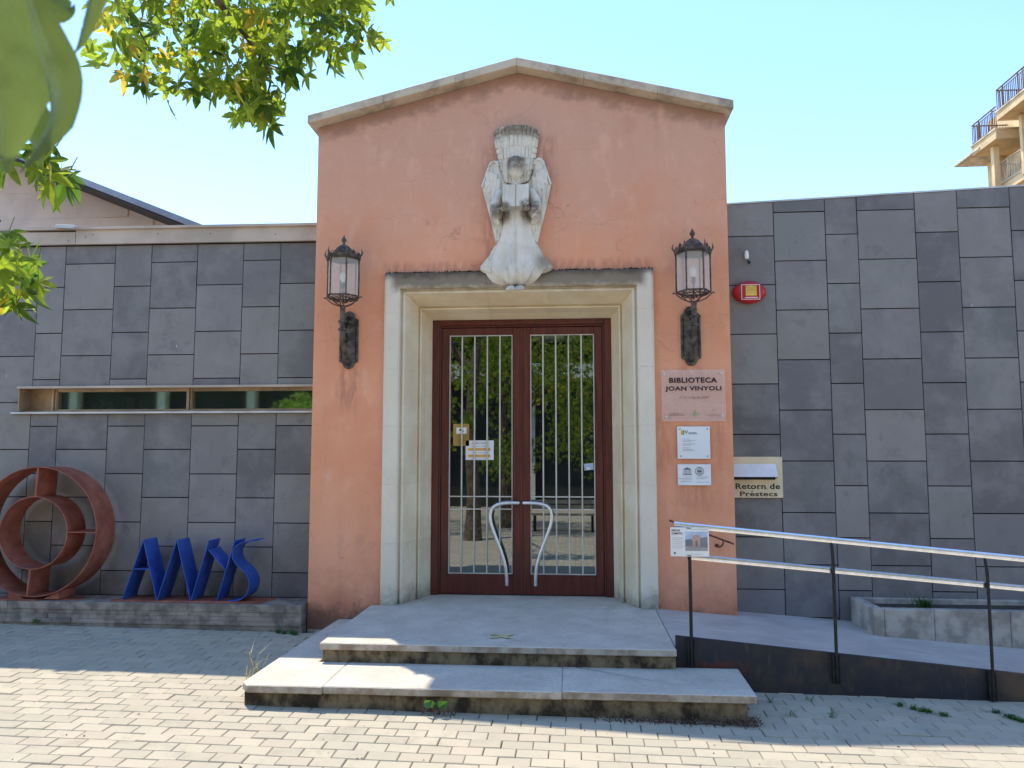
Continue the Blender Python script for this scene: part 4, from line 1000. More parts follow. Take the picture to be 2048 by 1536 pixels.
# robe: half round loft with folds
def loft(secs, n=40, folds=0, a0=-.1, a1=math.pi+.1, seed=0):
    vs = []
    for (z, hw, d, cx, fo) in secs:
        for j in range(n+1):
            a = a0+(a1-a0)*j/n
            f = 1+fo*1.7*(math.cos(a*11+seed)*.5+math.cos(a*17+2+z*2)*.4+math.cos(a*7+z*4)*.4)
            x = cx+hw*math.cos(a)*f; y = -.0-d*max(math.sin(a), -.2)*f
            vs.append((x, min(y, .02), z+ (.012*math.cos(a*8) if fo > .03 else 0)))
    m = len(secs); w_ = n+1
    fs = [(i*w_+j, i*w_+j+1, (i+1)*w_+j+1, (i+1)*w_+j) for i in range(m-1) for j in range(n)]
    fs += [tuple(range(w_)), tuple((m-1)*w_+j for j in range(w_-1, -1, -1))]
    return MB().add(vs, fs)
secs = [(3.225, .11, .10, ax, .06), (3.24, .175, .14, ax, .08), (3.27, .225, .175, ax, .085), (3.31, .26, .19, ax, .085), (3.37, .305, .195, ax, .08), (3.41, .335, .185, ax, .075), (3.45, .32, .175, ax, .07),
        (3.52, .275, .17, ax, .065), (3.62, .22, .165, ax, .055), (3.74, .185, .16, ax, .04), (3.86, .165, .16, ax, .025), (3.96, .165, .16, ax, .02), (4.06, .175, .155, ax+.003, .015), (4.15, .20, .14, ax+.005, .01), (4.205, .195, .12, ax+.005, 0), (4.235, .14, .10, ax+.005, 0), (4.25, .07, .085, ax+.005, 0)]
m = loft(secs); m.build('robe', 'statue', AG, smooth=True)
# spread hem tails
for s3 in (-1, 1):
    m = MB(); poly = [(ax+s3*.15, 3.66), (ax+s3*.215, 3.64), (ax+s3*.27, 3.53), (ax+s3*.375, 3.405), (ax+s3*.365, 3.375), (ax+s3*.30, 3.345), (ax+s3*.2, 3.33)]
    m.prism(poly, -.10, -.002); m.build('hem_tail', 'statue', AG, bevel=.02, seg=3, smooth=True)
# head with face
def head():
    m = MB(); c = Vector((ax+.004, -.165, 4.395)); n1, n2 = 22, 28; vs = []
    for i in range(n1+1):
        ph = math.pi*i/n1; z = math.cos(ph)
        for j in range(n2):
            a = 2*math.pi*j/n2; r_ = math.sin(ph)
            x = r_*math.cos(a)*.082; y = -r_*math.sin(a)*.095; zz = z*.118
            if zz < 0: t = -zz/.118; x *= 1-.38*t*t; y *= 1-.25*t
            if y < 0:   # face side
                fx = abs(x)
                y -= .022*math.exp(-((x/.012)**2)-(((zz+.012)/.022)**2))       # nose
                y -= .010*math.exp(-((x/.055)**2)-(((zz-.03)/.012)**2))        # brow
                y += .012*math.exp(-(((fx-.03)/.014)**2)-(((zz-.008)/.012)**2))  # eye sockets
                y -= .007*math.exp(-((x/.02)**2)-(((zz+.055)/.008)**2))        # lips
                y += .005*math.exp(-((x/.02)**2)-(((zz+.046)/.004)**2))
                y -= .010*math.exp(-((x/.022)**2)-(((zz+.095)/.018)**2))       # chin
            v = Vector((x, y, zz)); v = Matrix.Rotation(R(-8), 3, 'X') @ v; vs.append(c+v)
    fs = [(i*n2+j, i*n2+(j+1) % n2, (i+1)*n2+(j+1) % n2, (i+1)*n2+j) for i in range(n1) for j in range(n2)]
    m.add(vs, fs); return m
hd_ = head().build('head', 'statue', AG, smooth=True)
m = MB(); q = random.Random(4)
for i in range(70):
    a = q.uniform(-.25, math.pi+.25); e = q.uniform(.45, 1.45); r_ = .095
    x = ax+.004+math.cos(a)*math.cos(e)*.088; y = -.15-math.sin(a)*math.cos(e)*.092; z = 4.40+math.sin(e)*.115
    if z < 4.445 and abs(x-ax) < .065 and y < -.15: continue
    m.ball((x, y, z), q.uniform(.014, .024), 5)
for s3 in (-1, 1):
    for i in range(9): m.ball((ax+.004+s3*(.078+.006*(i % 2)), -.14+.01*(i % 3), 4.45-.011*i), .017, 5)
m.build('curly_hair', 'statue', hd_, smooth=True)
for s3 in (-1, 1): MB().ball((ax+.004+s3*.082, -.155, 4.39), .016, 6, (.5, .8, 1.3)).build('ear', 'statue', hd_, smooth=True)
m = MB(); m.tube([(ax, -.10, 4.19), (ax+.002, -.12, 4.26), (ax+.004, -.14, 4.33)], [.062, .048, .046], 12); m.build('neck', 'statue', AG, smooth=True)
# collar
m = MB(); m.tube([(ax+.1*math.cos(t*.35+.0), -.10-.07*math.sin(t*.35), 4.225+.012*math.cos(t*.7)) for t in range(10)], .016, 6); m.build('collar', 'statue', AG, smooth=True)
# wings
def zp(px, py): return (ax+(px-545)*.00122, 4.52+(405-py)*.00122*1.02)
wl = [(320, 430), (340, 409), (375, 403), (398, 428), (412, 480), (440, 560), (480, 610), (500, 700), (470, 900), (450, 1080), (372, 1090), (330, 900), (275, 700), (258, 625), (285, 540)]
wr = [(835, 610), (805, 500), (775, 400), (745, 378), (712, 385), (695, 420), (690, 500), (670, 560), (610, 620), (600, 700), (630, 900), (650, 1060), (718, 1105), (760, 940), (800, 780)]
for poly in (wl, wr):
    P = [zp(*p) for p in poly]; m = MB(); m.prism(P, -.075, -.002); wg = m.build('wing', 'statue', AG, bevel=.014, seg=3, smooth=True)
    left = poly is wl
    def mirr(p): return p if left else (1093-p[0], p[1]-8)
    # long feathers fanning down and short coverts
    fe = [((300, 600), (345, 880), 26), ((325, 590), (365, 960), 26), ((350, 580), (385, 1020), 26), ((378, 590), (405, 1060), 24), ((405, 610), (425, 1070), 22)]
    for (a_, b_, w_) in fe:
        pa, pb = Vector((*zp(*mirr(a_)), 0)), Vector((*zp(*mirr(b_)), 0)); d = (pb-pa).normalized(); nn = Vector((-d.y, d.x, 0))*w_*.00122*.5
        out = [pa+nn, pa-nn, pa.lerp(pb, .85)-nn, pb, pa.lerp(pb, .85)+nn]
        MB().prism([(p.x, p.y) for p in out], -.090, -.070).build('feather', 'statue', wg, bevel=.003, smooth=True)
    co = [((318, 500), (292, 640)), ((345, 505), (318, 690)), ((372, 520), (350, 720)), ((400, 560), (385, 730))]
    for (a_, b_) in co:
        pa, pb = Vector((*zp(*mirr(a_)), 0)), Vector((*zp(*mirr(b_)), 0)); d = (pb-pa).normalized(); nn = Vector((-d.y, d.x, 0))*.021
        out = [pa+nn, pa-nn, pa.lerp(pb, .8)-nn, pb, pa.lerp(pb, .8)+nn]
        MB().prism([(p.x, p.y) for p in out], -.098, -.070).build('covert', 'statue', wg, bevel=.004, smooth=True)
    le = [(258, 625), (285, 545), (322, 440), (345, 418), (375, 415), (400, 450)]
    pts = smoothcurve([(zp(*mirr(p))[0], -.082, zp(*mirr(p))[1]) for p in le], 3); MB().tube(pts, .011, 8).build('leading_edge', 'statue', wg, smooth=True)
# arms with sleeves, hands under the book
for s3 in (-1, 1):
    pts = smoothcurve([(ax+s3*.155, -.10, 4.17), (ax+s3*.195, -.13, 4.09), (ax+s3*.21, -.15, 4.0), (ax+s3*.19, -.17, 3.955), (ax+s3*.145, -.20, 3.945)], 5)
    n_ = len(pts); m = MB(); m.tube(pts, [.040+.012*math.sin(math.pi*i/(n_-1)) for i in range(n_)], 14); m.ball((ax+s3*.16, -.10, 4.165), .046, 8)
    ar = m.build('sleeve', 'statue', AG, smooth=True)
    m = MB(); pts = smoothcurve([(ax+s3*.19, -.17, 3.93), (ax+s3*.20, -.16, 3.88), (ax+s3*.17, -.15, 3.83)], 4); m.tube(pts, [.05, .052, .05, .046, .042, .036, .03, .022, .012], 10); m.build('cuff_drape', 'statue', ar, smooth=True)
    # hand: palm and five fingers closing on the book's lower corner
    m = MB(); pc_ = Vector((ax+s3*.115, -.235, 3.965)); m.ball(pc_, .03, 8, (1.1, .7, .9))
    for i, ln in enumerate((.046, .052, .05, .04)):
        b0 = pc_+Vector((-s3*.018, -.008+.004*i, .016-.013*i)); m.tube([b0, b0+Vector((-s3*ln*.5, -.012, .006)), b0+Vector((-s3*ln, -.004, .012))], [.0085, .008, .005], 6)
    m.tube([pc_+Vector((0, -.012, .016)), pc_+Vector((-s3*.012, -.024, .04)), pc_+Vector((-s3*.026, -.024, .056))], [.010, .009, .006], 6)
    m.build('hand', 'statue', ar, smooth=True)
# book
bk_ = None
for s3 in (-1, 1):
    m = MB(); xo, xi = ax+.006+s3*.132, ax+.006+s3*.002
    z0_, z1_ = 3.985, 4.222
    vs = [(xi, -.232, z0_), (xo, -.262, z0_), (xo, -.225, z1_), (xi, -.195, z1_), (xi, -.19, z0_+.004), (xo, -.235, z0_+.004), (xo, -.198, z1_), (xi, -.155, z1_)]
    m.add(vs, [(0, 1, 2, 3), (7, 6, 5, 4), (0, 4, 5, 1), (1, 5, 6, 2), (2, 6, 7, 3), (3, 7, 4, 0)])
    if bk_ is None: bk_ = m.build('book', 'statue', AG, bevel=.005, seg=2, smooth=True)
    else: m.build('book_page', 'statue', bk_, bevel=.005, seg=2, smooth=True)
m = MB(); m.ball((ax+.006, -.19, 4.232), .016, 6); m.build('clasp', 'statue', bk_, smooth=True)
# feet with toes
for s3 in (-1, 1):
    m = MB(); m.tube([(ax-.003+s3*.045, -.06, 3.20), (ax-.003+s3*.045, -.14, 3.18), (ax-.003+s3*.045, -.20, 3.165)], [.04, .042, .03], 10, flat=.6)
    ft = m
    for i in range(5):
        x = ax-.003+s3*.045+(i-2)*.0165; ln = .03-.004*abs(i-(1 if s3 > 0 else 3)); ft.tube([(x, -.19, 3.168), (x, -.20-ln*.5, 3.16), (x, -.205-ln, 3.145)], [.0105, .0105, .007], 6)
    ft.build('foot', 'statue', AG, smooth=True)
# basket: curved tapering drum, with woven stone strips
def bpt(u, v, off=0):  # u -1..1 across, v 0..1 up
    hw = .15+(.236-.15)*v; a = u*R(78); z = 4.265+v*(4.872-4.265)
    arc = .05*(1-math.cos(a))  # lower / upper rims curve
    return Vector((ax+.022*(0)+math.sin(a)*(hw+off)/math.sin(R(78)) , -.02-(math.cos(a)-math.cos(R(78)))*(hw+off)*.62, z-arc*(v)*.9+arc*(1-v)*2.0))
m = MB(); nu, nv = 24, 8; vs = [bpt(-1+2*i/nu, j/nv) for j in range(nv+1) for i in range(nu+1)]
vs2 = [Vector((v.x, min(v.y+.03, .0), v.z)) for v in vs]; W_ = nu+1
fs = [(j*W_+i, j*W_+i+1, (j+1)*W_+i+1, (j+1)*W_+i) for j in range(nv) for i in range(nu)]
m.add(vs, fs); m.add([bpt(-1+2*i/nu, 1) for i in range(nu+1)]+[Vector((ax, -.0, 4.85))], [(i, i+1, nu+1) for i in range(nu)])
bs = m.build('basket', 'statue', AG, smooth=True)
def strip(u0, u1, v0, v1, off):
    m = MB(); n_ = 3; g_ = .022
    u0 += g_; u1 -= g_; v0 += .009; v1 -= .009
    f_ = [bpt(u0+(u1-u0)*i/n_, v, off) for v in (v0, v1) for i in range(n_+1)]; b_ = [bpt(u0+(u1-u0)*i/n_, v, -.004) for v in (v0, v1) for i in range(n_+1)]
    N_ = n_+1; vs = f_+b_
    fs = [(i, i+1, N_+i+1, N_+i) for i in range(n_)]+[(i, 2*N_+i, 2*N_+i+1, i+1) for i in range(n_)]+[(N_+i, N_+i+1, 3*N_+i+1, 3*N_+i) for i in range(n_)]+[(0, N_, 3*N_, 2*N_), (n_, 2*N_+n_, 3*N_+n_, N_+n_)]
    m.add(vs, fs).build('basket_strip', 'statue', bs, bevel=.0015)
q = random.Random(9)
# alternate blocks of vertical and horizontal strips
vb = [0, .2, .42, .64, .84, 1.0]; ub = [-1, -.62, -.2, .2, .6, 1]
for j in range(5):
    for i in range(5):
        u0, u1, v0, v1 = ub[i], ub[i+1], vb[j], vb[j+1]
        if (i+j) % 2:
            for t in range(3): strip(u0+(u1-u0)*t/3, u0+(u1-u0)*(t+1)/3, v0, v1, q.uniform(.012, .026))
        else:
            for t in range(2): strip(u0, u1, v0+(v1-v0)*t/2, v0+(v1-v0)*(t+1)/2, q.uniform(.004, .014))

# ================================================================== background: library volume left
LB = thing('background_building', 'peach stone building with a sloping dark grey roof beyond the left wall', 'building', (-9, 7, 0))
BYY = 7.0
def bx(px, Y): return (px-1154)/1550*(Y+7.75)
def roofz(x): return 6.93-.405*(x+10.1)
m = MB(); m.prism([(-22, -1), (-5.0, -1), (-5.0, roofz(-5.0)), (-22, roofz(-22))], BYY+.02, BYY+8); m.build('wall', 'peach', LB)
# stone panels on the front
q = random.Random(13); z = 3.6; r_ = 0
while z < 10:
    x = -14+(r_ % 2)*.55
    while x < -5.2:
        xa, xb = x+.0015, x+1.1-.0015; za, zb = z+.0015, z+.55-.0015
        ta, tb = roofz(xa)-.01, roofz(xb)-.01
        if zb < tb or za < tb-.05:
            qa, qb = min(zb, ta), min(zb, tb)
            if not (xb < -10.5 and za < 5.0):
                m = MB(); m.add([(xa, BYY, za), (xb, BYY, za), (xb, BYY, qb), (xa, BYY, qa), (xa, BYY+.02, za), (xb, BYY+.02, za), (xb, BYY+.02, qb), (xa, BYY+.02, qa)],
                                [(0, 1, 2, 3), (7, 6, 5, 4), (0, 4, 5, 1), (1, 5, 6, 2), (2, 6, 7, 3), (3, 7, 4, 0)]); m.build('stone_panel', 'peach', LB)
        x += 1.1
    z += .55; r_ += 1
m = MB(); ro = 1.0
def sl(xa, xb, ya, yb, d0, d1, mat, nm):
    m = MB(); m.add([(xa, ya, roofz(xa)+d0), (xb, ya, roofz(xb)+d0), (xb, yb, roofz(xb)+d0), (xa, yb, roofz(xa)+d0), (xa, ya, roofz(xa)+d1), (xb, ya, roofz(xb)+d1), (xb, yb, roofz(xb)+d1), (xa, yb, roofz(xa)+d1)],
          [(0, 3, 2, 1), (4, 5, 6, 7), (0, 1, 5, 4), (1, 2, 6, 5), (2, 3, 7, 6), (3, 0, 4, 7)]); return m.build(nm, mat, LB)
sl(-22, -4.4, BYY-1.2, BYY+8, .0, .14, 'roofdark', 'roof')
sl(-22, -4.3, BYY-1.24, BYY-1.2, .03, .15, 'roofgrey', 'roof_edge')
m = MB(); m.prism([(-16, 4.2), (-8.9, 4.2), (-8.9, 4.45), (-16, 6.4)], BYY-.05, BYY-.03); gw = m.build('window', 'greenglass', LB)
m = MB(); m.box(-10.3, -10.26, BYY-.07, BYY-.05, 4.2, 4.85); m.box(-12.2, -12.16, BYY-.07, BYY-.05, 4.2, 5.4); m.build('frame', 'roofgrey', gw)

# apartment building at right
AB = thing('apartment_building', 'ochre apartment building with stepped railed balconies beyond the right wall', 'building', (22, 28, 0))
m = MB(); m.box(21.0, 32, 10, 32.0, -1, 18.3); m.build('wall', 'apart', AB)
def balc(x0, y0, y1, zf, th, nm='balcony', rail=True, railmat='railbrown', nearend=True):
    m = MB(); m.box(x0, 20.999, y0, y1, zf-th, zf-.06); b = m.build(nm, 'apart', AB)
    m = MB(); m.box(x0-.05, 20.998, y0-.05, y1+.05, zf-.0595, zf); m.build('slab_edge', 'apart_l', b)
    if rail:
        rx = x0+.04; ry = y1-.04; m = MB()
        m.box(rx-.025, rx+.025, y0, ry, zf+.97, zf+1.02); m.box(rx-.015, rx+.015, y0, ry, zf+.86, zf+.885); m.box(rx-.015, rx+.015, y0, ry, zf+.06, zf+.09)
        m.box(rx, 20.99, ry-.02, ry+.02, zf+.97, zf+1.02); m.build('handrail', railmat, b)
        m = MB(); yy = y0
        while yy < ry: m.box(rx-.014, rx+.014, yy-.014, yy+.014, zf, zf+.87); yy += .14
        yy = y0+.3
        while yy < ry+.1: m.box(rx-.02, rx+.02, yy-.02, yy+.02, zf, zf+.97); yy += 1.2
        xx = rx
        while xx < 20.9: m.box(xx-.01, xx+.01, ry-.01, ry+.01, zf, zf+.97); xx += .13
        m.build('balusters', railmat, b)
    return b
balc(19.3, 14, 28.05, 17.1, .42)
balc(19.3, 28.15, 30.3, 16.4, .50)
m = MB(); m.box(19.25, 20.999, 29.6, 32.0, 16.0, 16.1); m.build('end_canopy', 'apart_l', AB)
m = MB(); m.box(20.6, 20.99, 30.6, 31.5, 12, 15.99); m.build('pillar', 'apart', AB)
m = MB(); m.box(19.6, 19.85, 29.0, 29.25, 12, 15.88); m.build('pillar', 'apart', AB)
balc(20.0, 14, 29.5, 14.15, .45, railmat='apart_l')
m = MB(); m.box(19.9, 20.999, 27.2, 27.4, 13.9, 16.6); m.build('pillar', 'apart', AB)
for yy in (16, 19, 22, 25, 28.2):
    for zz in (14.4, 17.35, 11.4):
        m = MB(); m.box(20.97, 20.998, yy-.6, yy+.6, zz, zz+2.1); wi = m.build('window', 'greenglass', AB)
        m = MB(); m.box(20.95, 20.969, yy-.66, yy-.6, zz, zz+2.16); m.box(20.95, 20.969, yy+.6, yy+.66, zz, zz+2.16); m.box(20.95, 20.969, yy-.6, yy+.6, zz+2.1, zz+2.16); m.build('frame', 'white', wi)
m = MB(); m.box(25.2, 32, 9.8, 29.2, 20.2, 20.5); m.build('roof', 'apart_l', AB)
m = MB(); m.box(25.5, 32, 10, 28.5, 18.5, 20.2); m.build('penthouse_wall', 'apart', AB)

# ================================================================== plants
def star_leaf(size, seed, curl=.25, lobes=5):
    q = random.Random(seed); pts = []; n = lobes
    ang = [R(-115), R(-58), 0, R(58), R(115)]; ln = [.62, .88, 1.0, .88, .62]
    ring_ = [(0, 0)]
    out = [(-.02, -.06)]
    for i in range(5):
        a = ang[i]+q.uniform(-.08, .08); l_ = ln[i]*q.uniform(.9, 1.1)
        for da, rr_ in ((-.46, .44), (-.27, .68), (-.1, .88), (0, 1.0), (.1, .88), (.27, .68), (.46, .44)):
            out.append((math.sin(a+da)*l_*rr_, math.cos(a+da)*l_*rr_))
    out.append((.02, -.06))
    c = MB(); vs = [(0, .12, 0)]+[(x, y, 0) for x, y in out]
    fs = [(0, i, i+1) for i in range(1, len(vs)-1)]
    V = []
    for (x, y, z) in vs:
        r2 = x*x+y*y; z = -curl*r2+.06*abs(math.sin(math.atan2(x, y+.001)*3.1))*r2+q.uniform(-.02, .02); V.append(Vector((x, y, z))*size*.5)
    return V, fs
def leaf_mesh(size, seed, curl, mat='leaf'):
    V, F = star_leaf(size, seed, curl); me = bpy.data.meshes.new('leaf')
    # petiole
    n = len(V); k_ = size*.012
    V += [Vector((-k_, 0, 0)), Vector((k_, 0, 0)), Vector((k_*.7, -size*.42, .05*size)), Vector((-k_*.7, -size*.42, .05*size))]; F = list(F)+[(n, n+1, n+2, n+3)]
    me.from_pydata(V, [], F); me.materials.append(M[mat]); return me, V, F
TR = thing('sweetgum_tree', 'sweetgum tree whose leafy branches hang into the picture at top left', 'tree', (-2.3, -8.6, -.39))
tw = Vector((-2.3, -8.6, -.39))
m = MB(); m.tube(smoothcurve([(-2.3, -8.6, -.5), (-2.28, -8.62, .6), (-2.35, -8.55, 1.8), (-2.3, -8.5, 3.0), (-2.2, -8.6, 4.5), (-2.3, -8.6, 7)], 4), [.24, .2, .18, .165, .155, .15, .145, .14, .135, .13, .125, .12, .115, .11, .1, .09, .08, .07, .06, .05, .04], 12); m.build('trunk', 'bark', TR, smooth=True)
branches = [
    [(-2.3, -8.5, 3.0), (-2.6, -7.4, 3.9), (-2.5, -6.0, 4.4), (-2.2, -4.8, 4.3), (-1.9, -4.1, 3.95), (-1.65, -3.85, 3.62), (-1.66, -3.8, 3.45)],
    [(-2.2, -4.8, 4.3), (-1.7, -4.3, 4.2), (-1.25, -3.9, 3.95), (-1.05, -3.75, 3.72)],
    [(-2.5, -6.0, 4.4), (-2.6, -4.9, 4.2), (-2.35, -4.2, 3.9), (-2.2, -3.95, 3.6)],
    [(-2.3, -8.5, 2.6), (-2.2, -7.3, 2.9), (-2.0, -6.2, 2.75), (-1.93, -5.6, 2.5), (-1.92, -5.35, 2.3)],
    [(-2.6, -7.4, 3.9), (-1.9, -7.2, 3.0), (-1.0, -7.1, 2.4), (-.62, -7.05, 2.15)],
    [(-2.3, -8.5, 3.4), (-3.3, -9.3, 4.6), (-4.0, -9.8, 5.6)], [(-2.2, -8.6, 4.5), (-1.2, -9.4, 5.3), (-.3, -10, 6)], [(-2.3, -8.6, 4.8), (-3.0, -8.2, 6.0), (-3.4, -8.0, 7)]]
for b in branches:
    pts = smoothcurve(b, 4); n_ = len(pts); r0 = .05 if len(b) > 5 else .022
    if b[-1][2] > 5.5: r0 = .07
    MB().tube(pts, [max(.004, r0*(1-i/n_)) for i in range(n_)], 6).build('branch', 'bark', TR, smooth=True)
lm = [leaf_mesh(.15, s3, c_) for s3, c_ in ((1, .5), (2, .15), (3, .7), (4, .3), (5, -.2), (6, .9))]
ql = random.Random(31)
def orient(q, droop=.8):
    tip = Vector((q.uniform(-.7, .7), q.uniform(-.7, .7), -droop-q.uniform(-.35, .4))).normalized()
    nr = Vector((q.uniform(-1, 1), q.uniform(-1.3, .9), q.uniform(-.3, 1.1))); x = tip.cross(nr).normalized(); z = x.cross(tip).normalized()
    return Matrix((x, tip, z)).transposed()
leaves = []
blobs = [((-2.14, -3.95, 3.70), (.34, .42, .28), 105), ((-2.0, -3.9, 4.05), (.5, .5, .22), 110), ((-1.74, -3.85, 3.62), (.30, .40, .25), 95), ((-1.68, -3.8, 3.45), (.19, .28, .14), 48), ((-1.45, -3.85, 3.80), (.30, .40, .19), 80),
         ((-1.16, -3.8, 3.84), (.20, .32, .17), 62), ((-1.4, -3.9, 4.1), (.6, .5, .2), 105), ((-1.84, -5.35, 2.52), (.10, .2, .11), 22), ((-1.95, -5.28, 2.12), (.085, .2, .15), 30), ((-1.98, -5.3, 2.9), (.16, .25, .3), 30)]
for c_, r_, n_ in blobs:
    for i in range(n_):
        while True:
            v = Vector((ql.uniform(-1, 1), ql.uniform(-1, 1), ql.uniform(-1, 1)))
            if v.length < 1: break
        p = Vector((c_[0]+v.x*r_[0], c_[1]+v.y*r_[1], c_[2]+v.z*r_[2])); leaves.append((p+Vector((-.07 if c_[1] > -4.5 else 0, 0, .02)), orient(ql), ql.uniform(.7, 1.5)))
random.Random(2).shuffle(leaves)
leaves.sort(key=lambda l: (l[0]-camp).length > 3 and l[0].z > 4.1)
single = leaves[:290]; rest = leaves[290:]
for p, mt, s3 in single:
    me = lm[ql.randrange(6)][0]; ob = bpy.data.objects.new('leaf', me); col.objects.link(ob); ob.parent = TR
    ob.matrix_local = Matrix.Translation(p-tw) @ mt.to_4x4() @ Matrix.Scale(s3, 4)
def leaf_cloud(name, items, mat, parent):
    vs, fs, tn = [], [], []
    for p, mt, s3 in items:
        _, V, F = lm[ql.randrange(6)]; b = len(vs); vs += [p+mt @ (v*s3) for v in V]; fs += [tuple(i+b for i in f) for f in F]; tn += [ql.random()]*len(F)
    wl_ = world(parent); me = bpy.data.meshes.new(name); me.from_pydata([v-wl_ for v in vs], [], fs); me.materials.append(M[mat])
    a = me.attributes.new('tone', 'FLOAT', 'FACE'); a.data.foreach_set('value', tn)
    ob = bpy.data.objects.new(name, me); col.objects.link(ob); ob.parent = parent; ob['kind'] = 'stuff'; return ob
def crown_items(blist, n, q, smin=.9, smax=1.3, keep=None):
    out = []
    tot = sum(b[1][0]*b[1][1]*b[1][2] for b in blist)
    for c_, r_ in blist:
        k_ = int(n*r_[0]*r_[1]*r_[2]/tot)
        for i in range(k_):
            v = Vector((q.gauss(0, 1), q.gauss(0, 1), q.gauss(0, 1))).normalized()*(q.random()**.45)
            p = Vector((c_[0]+v.x*r_[0], c_[1]+v.y*r_[1], c_[2]+v.z*r_[2]))
            if keep and not keep(p): continue
            out.append((p, orient(q, .5), q.uniform(smin, smax)))
    return out
def ok_tree(p): return p.y < -8.0 or (p.z > 4.3+(p.y+8)*.35 and p.x < -3.2)
cb = [((-3.4, -9.2, 2.6), (.8, .6, .6)), ((-1.1, -9.3, 2.9), (.7, .6, .6)), ((-.2, -9.6, 3.2), (.9, .6, .6)), ((-2.9, -9.0, 2.0), (.5, .4, .45)), ((.9, -9.8, 3.6), (.9, .7, .6)), ((.2, -9.6, 2.3), (.5, .4, .5))]+[((-2.3+q_.uniform(-2.4, 2.4), -9.8+q_.uniform(-1.6, 1.6), q_.uniform(3.0, 7.0)), (q_.uniform(.6, 1.1), q_.uniform(.6, 1.1), q_.uniform(.5, .9))) for q_ in [random.Random(77)] for i in range(22)]
leaf_cloud('crown', rest+crown_items(cb, 5200, random.Random(5), keep=lambda p: p.y < -8.05), 'leaf', TR)
# big out-of-focus leaves close to the lens: curled lobed blades
def big_leaf(path, wd, seed, curlx=.35, nrm=(0, -1, 0)):
    q = random.Random(seed); P = smoothcurve(path, 6); n_ = len(P); vs, fs = [], []; K = 9
    nn = Vector(nrm).normalized()
    for i, p in enumerate(P):
        t = i/(n_-1); d = (P[min(i+1, n_-1)]-P[max(i-1, 0)]).normalized(); sd = d.cross(nn).normalized()
        k_ = min(int(t*(len(wd)-1)), len(wd)-2); f = t*(len(wd)-1)-k_; w_ = wd[k_]*(1-f)+wd[k_+1]*f
        for j in range(K):
            u = -1+2*j/(K-1); e = 1+(q.uniform(-.05, .03) if abs(u) == 1 else 0)
            vs.append(p+sd*w_*.5*u*e-nn*(curlx*w_*(u*u)*.5)+nn*(.04*w_*(1-abs(u))**6)+nn*.02*w_*math.sin(u*9+t*7))
    fs = [(i*K+j, i*K+j+1, (i+1)*K+j+1, (i+1)*K+j) for i in range(n_-1) for j in range(K-1)]
    return MB().add(vs, fs).build('leaf', 'bigleaf', TR, smooth=True)
rt_ = Vector((math.cos(yaw), math.sin(yaw), 0)); up_ = rt_.cross(fwd)
def nl(px, py, d): return tuple(camp+(fwd+rt_*((px-1024)/1550)-up_*((py-768)/1550))*d)
for pts_, wd_, sd_, d_ in (([(40, -80), (80, 40), (118, 150), (112, 240), (40, 345)], [.012, .020, .030, .026, .001], 3, .50),
                           ([(-20, -80), (0, 40), (22, 190), (10, 345)], [.05, .062, .046, .002], 5, .53),
                           ([(205, -80), (186, 0), (166, 70), (148, 108)], [.02, .021, .012, .001], 8, .55),
                           ([(-60, 90), (30, 190), (70, 250), (82, 330)], [.01, .03, .026, .001], 11, .60),
                           ([(-40, -40), (60, -10), (130, 20), (150, 8)], [.03, .03, .02, .001], 14, .62)):
    big_leaf([nl(a, b, d_) for a, b in pts_], wd_, sd_, .3, (random.Random(sd_).uniform(-.5, .5), -1, .2))
# trees across the square (seen in the door glass)
def far_tree(x, y, label, seed, h=6.0, low=2.0, spread=2.4, n=2600):
    q = random.Random(seed); z0 = gz(x, y); T = thing('plane_tree', label, 'tree', (x, y, z0), 'trees across the square')
    m = MB(); m.tube(smoothcurve([(x, y, z0-.1), (x+.05, y, z0+1), (x-.08, y+.05, z0+2.2), (x+.1, y, z0+4.5)], 4), [.26, .2, .18, .17, .165, .16, .15, .14, .13, .12, .1, .08, .06], 10); m.build('trunk', 'bark', T, smooth=True)
    for i in range(5):
        a = q.uniform(0, 6.28); MB().tube([(x, y, z0+2.2+i*.4), (x+math.cos(a)*1.0, y+math.sin(a)*1.0, z0+3.2+i*.4), (x+math.cos(a)*1.9, y+math.sin(a)*1.9, z0+3.8+i*.5)], [.07, .05, .02], 6).build('branch', 'bark', T)
    bl = [((x+q.uniform(-spread, spread), y+q.uniform(-1.3, 1.3), q.uniform(low, h)), (q.uniform(.5, 1.0), q.uniform(.5, .9), q.uniform(.4, .8))) for i in range(16)]
    leaf_cloud('crown', crown_items(bl, n, q, .9, 1.5), 'leafdk', T)
far_tree(-1.9, -12.6, 'tree with a twisting pale trunk reflected in the left door glass', 1, 5.6, 1.5)
far_tree(1.9, -13.2, 'bushy tree with low foliage reflected in the right door glass', 2, 5.4, 1.3)
far_tree(5.8, -14.0, 'tall tree standing across the square, far to the right behind the viewer', 3, 6.5, 2.0, n=3500)
far_tree(-6.6, -14.2, 'tall tree standing across the square, far to the left behind the viewer', 4, 6.5, 2.0, n=3500)
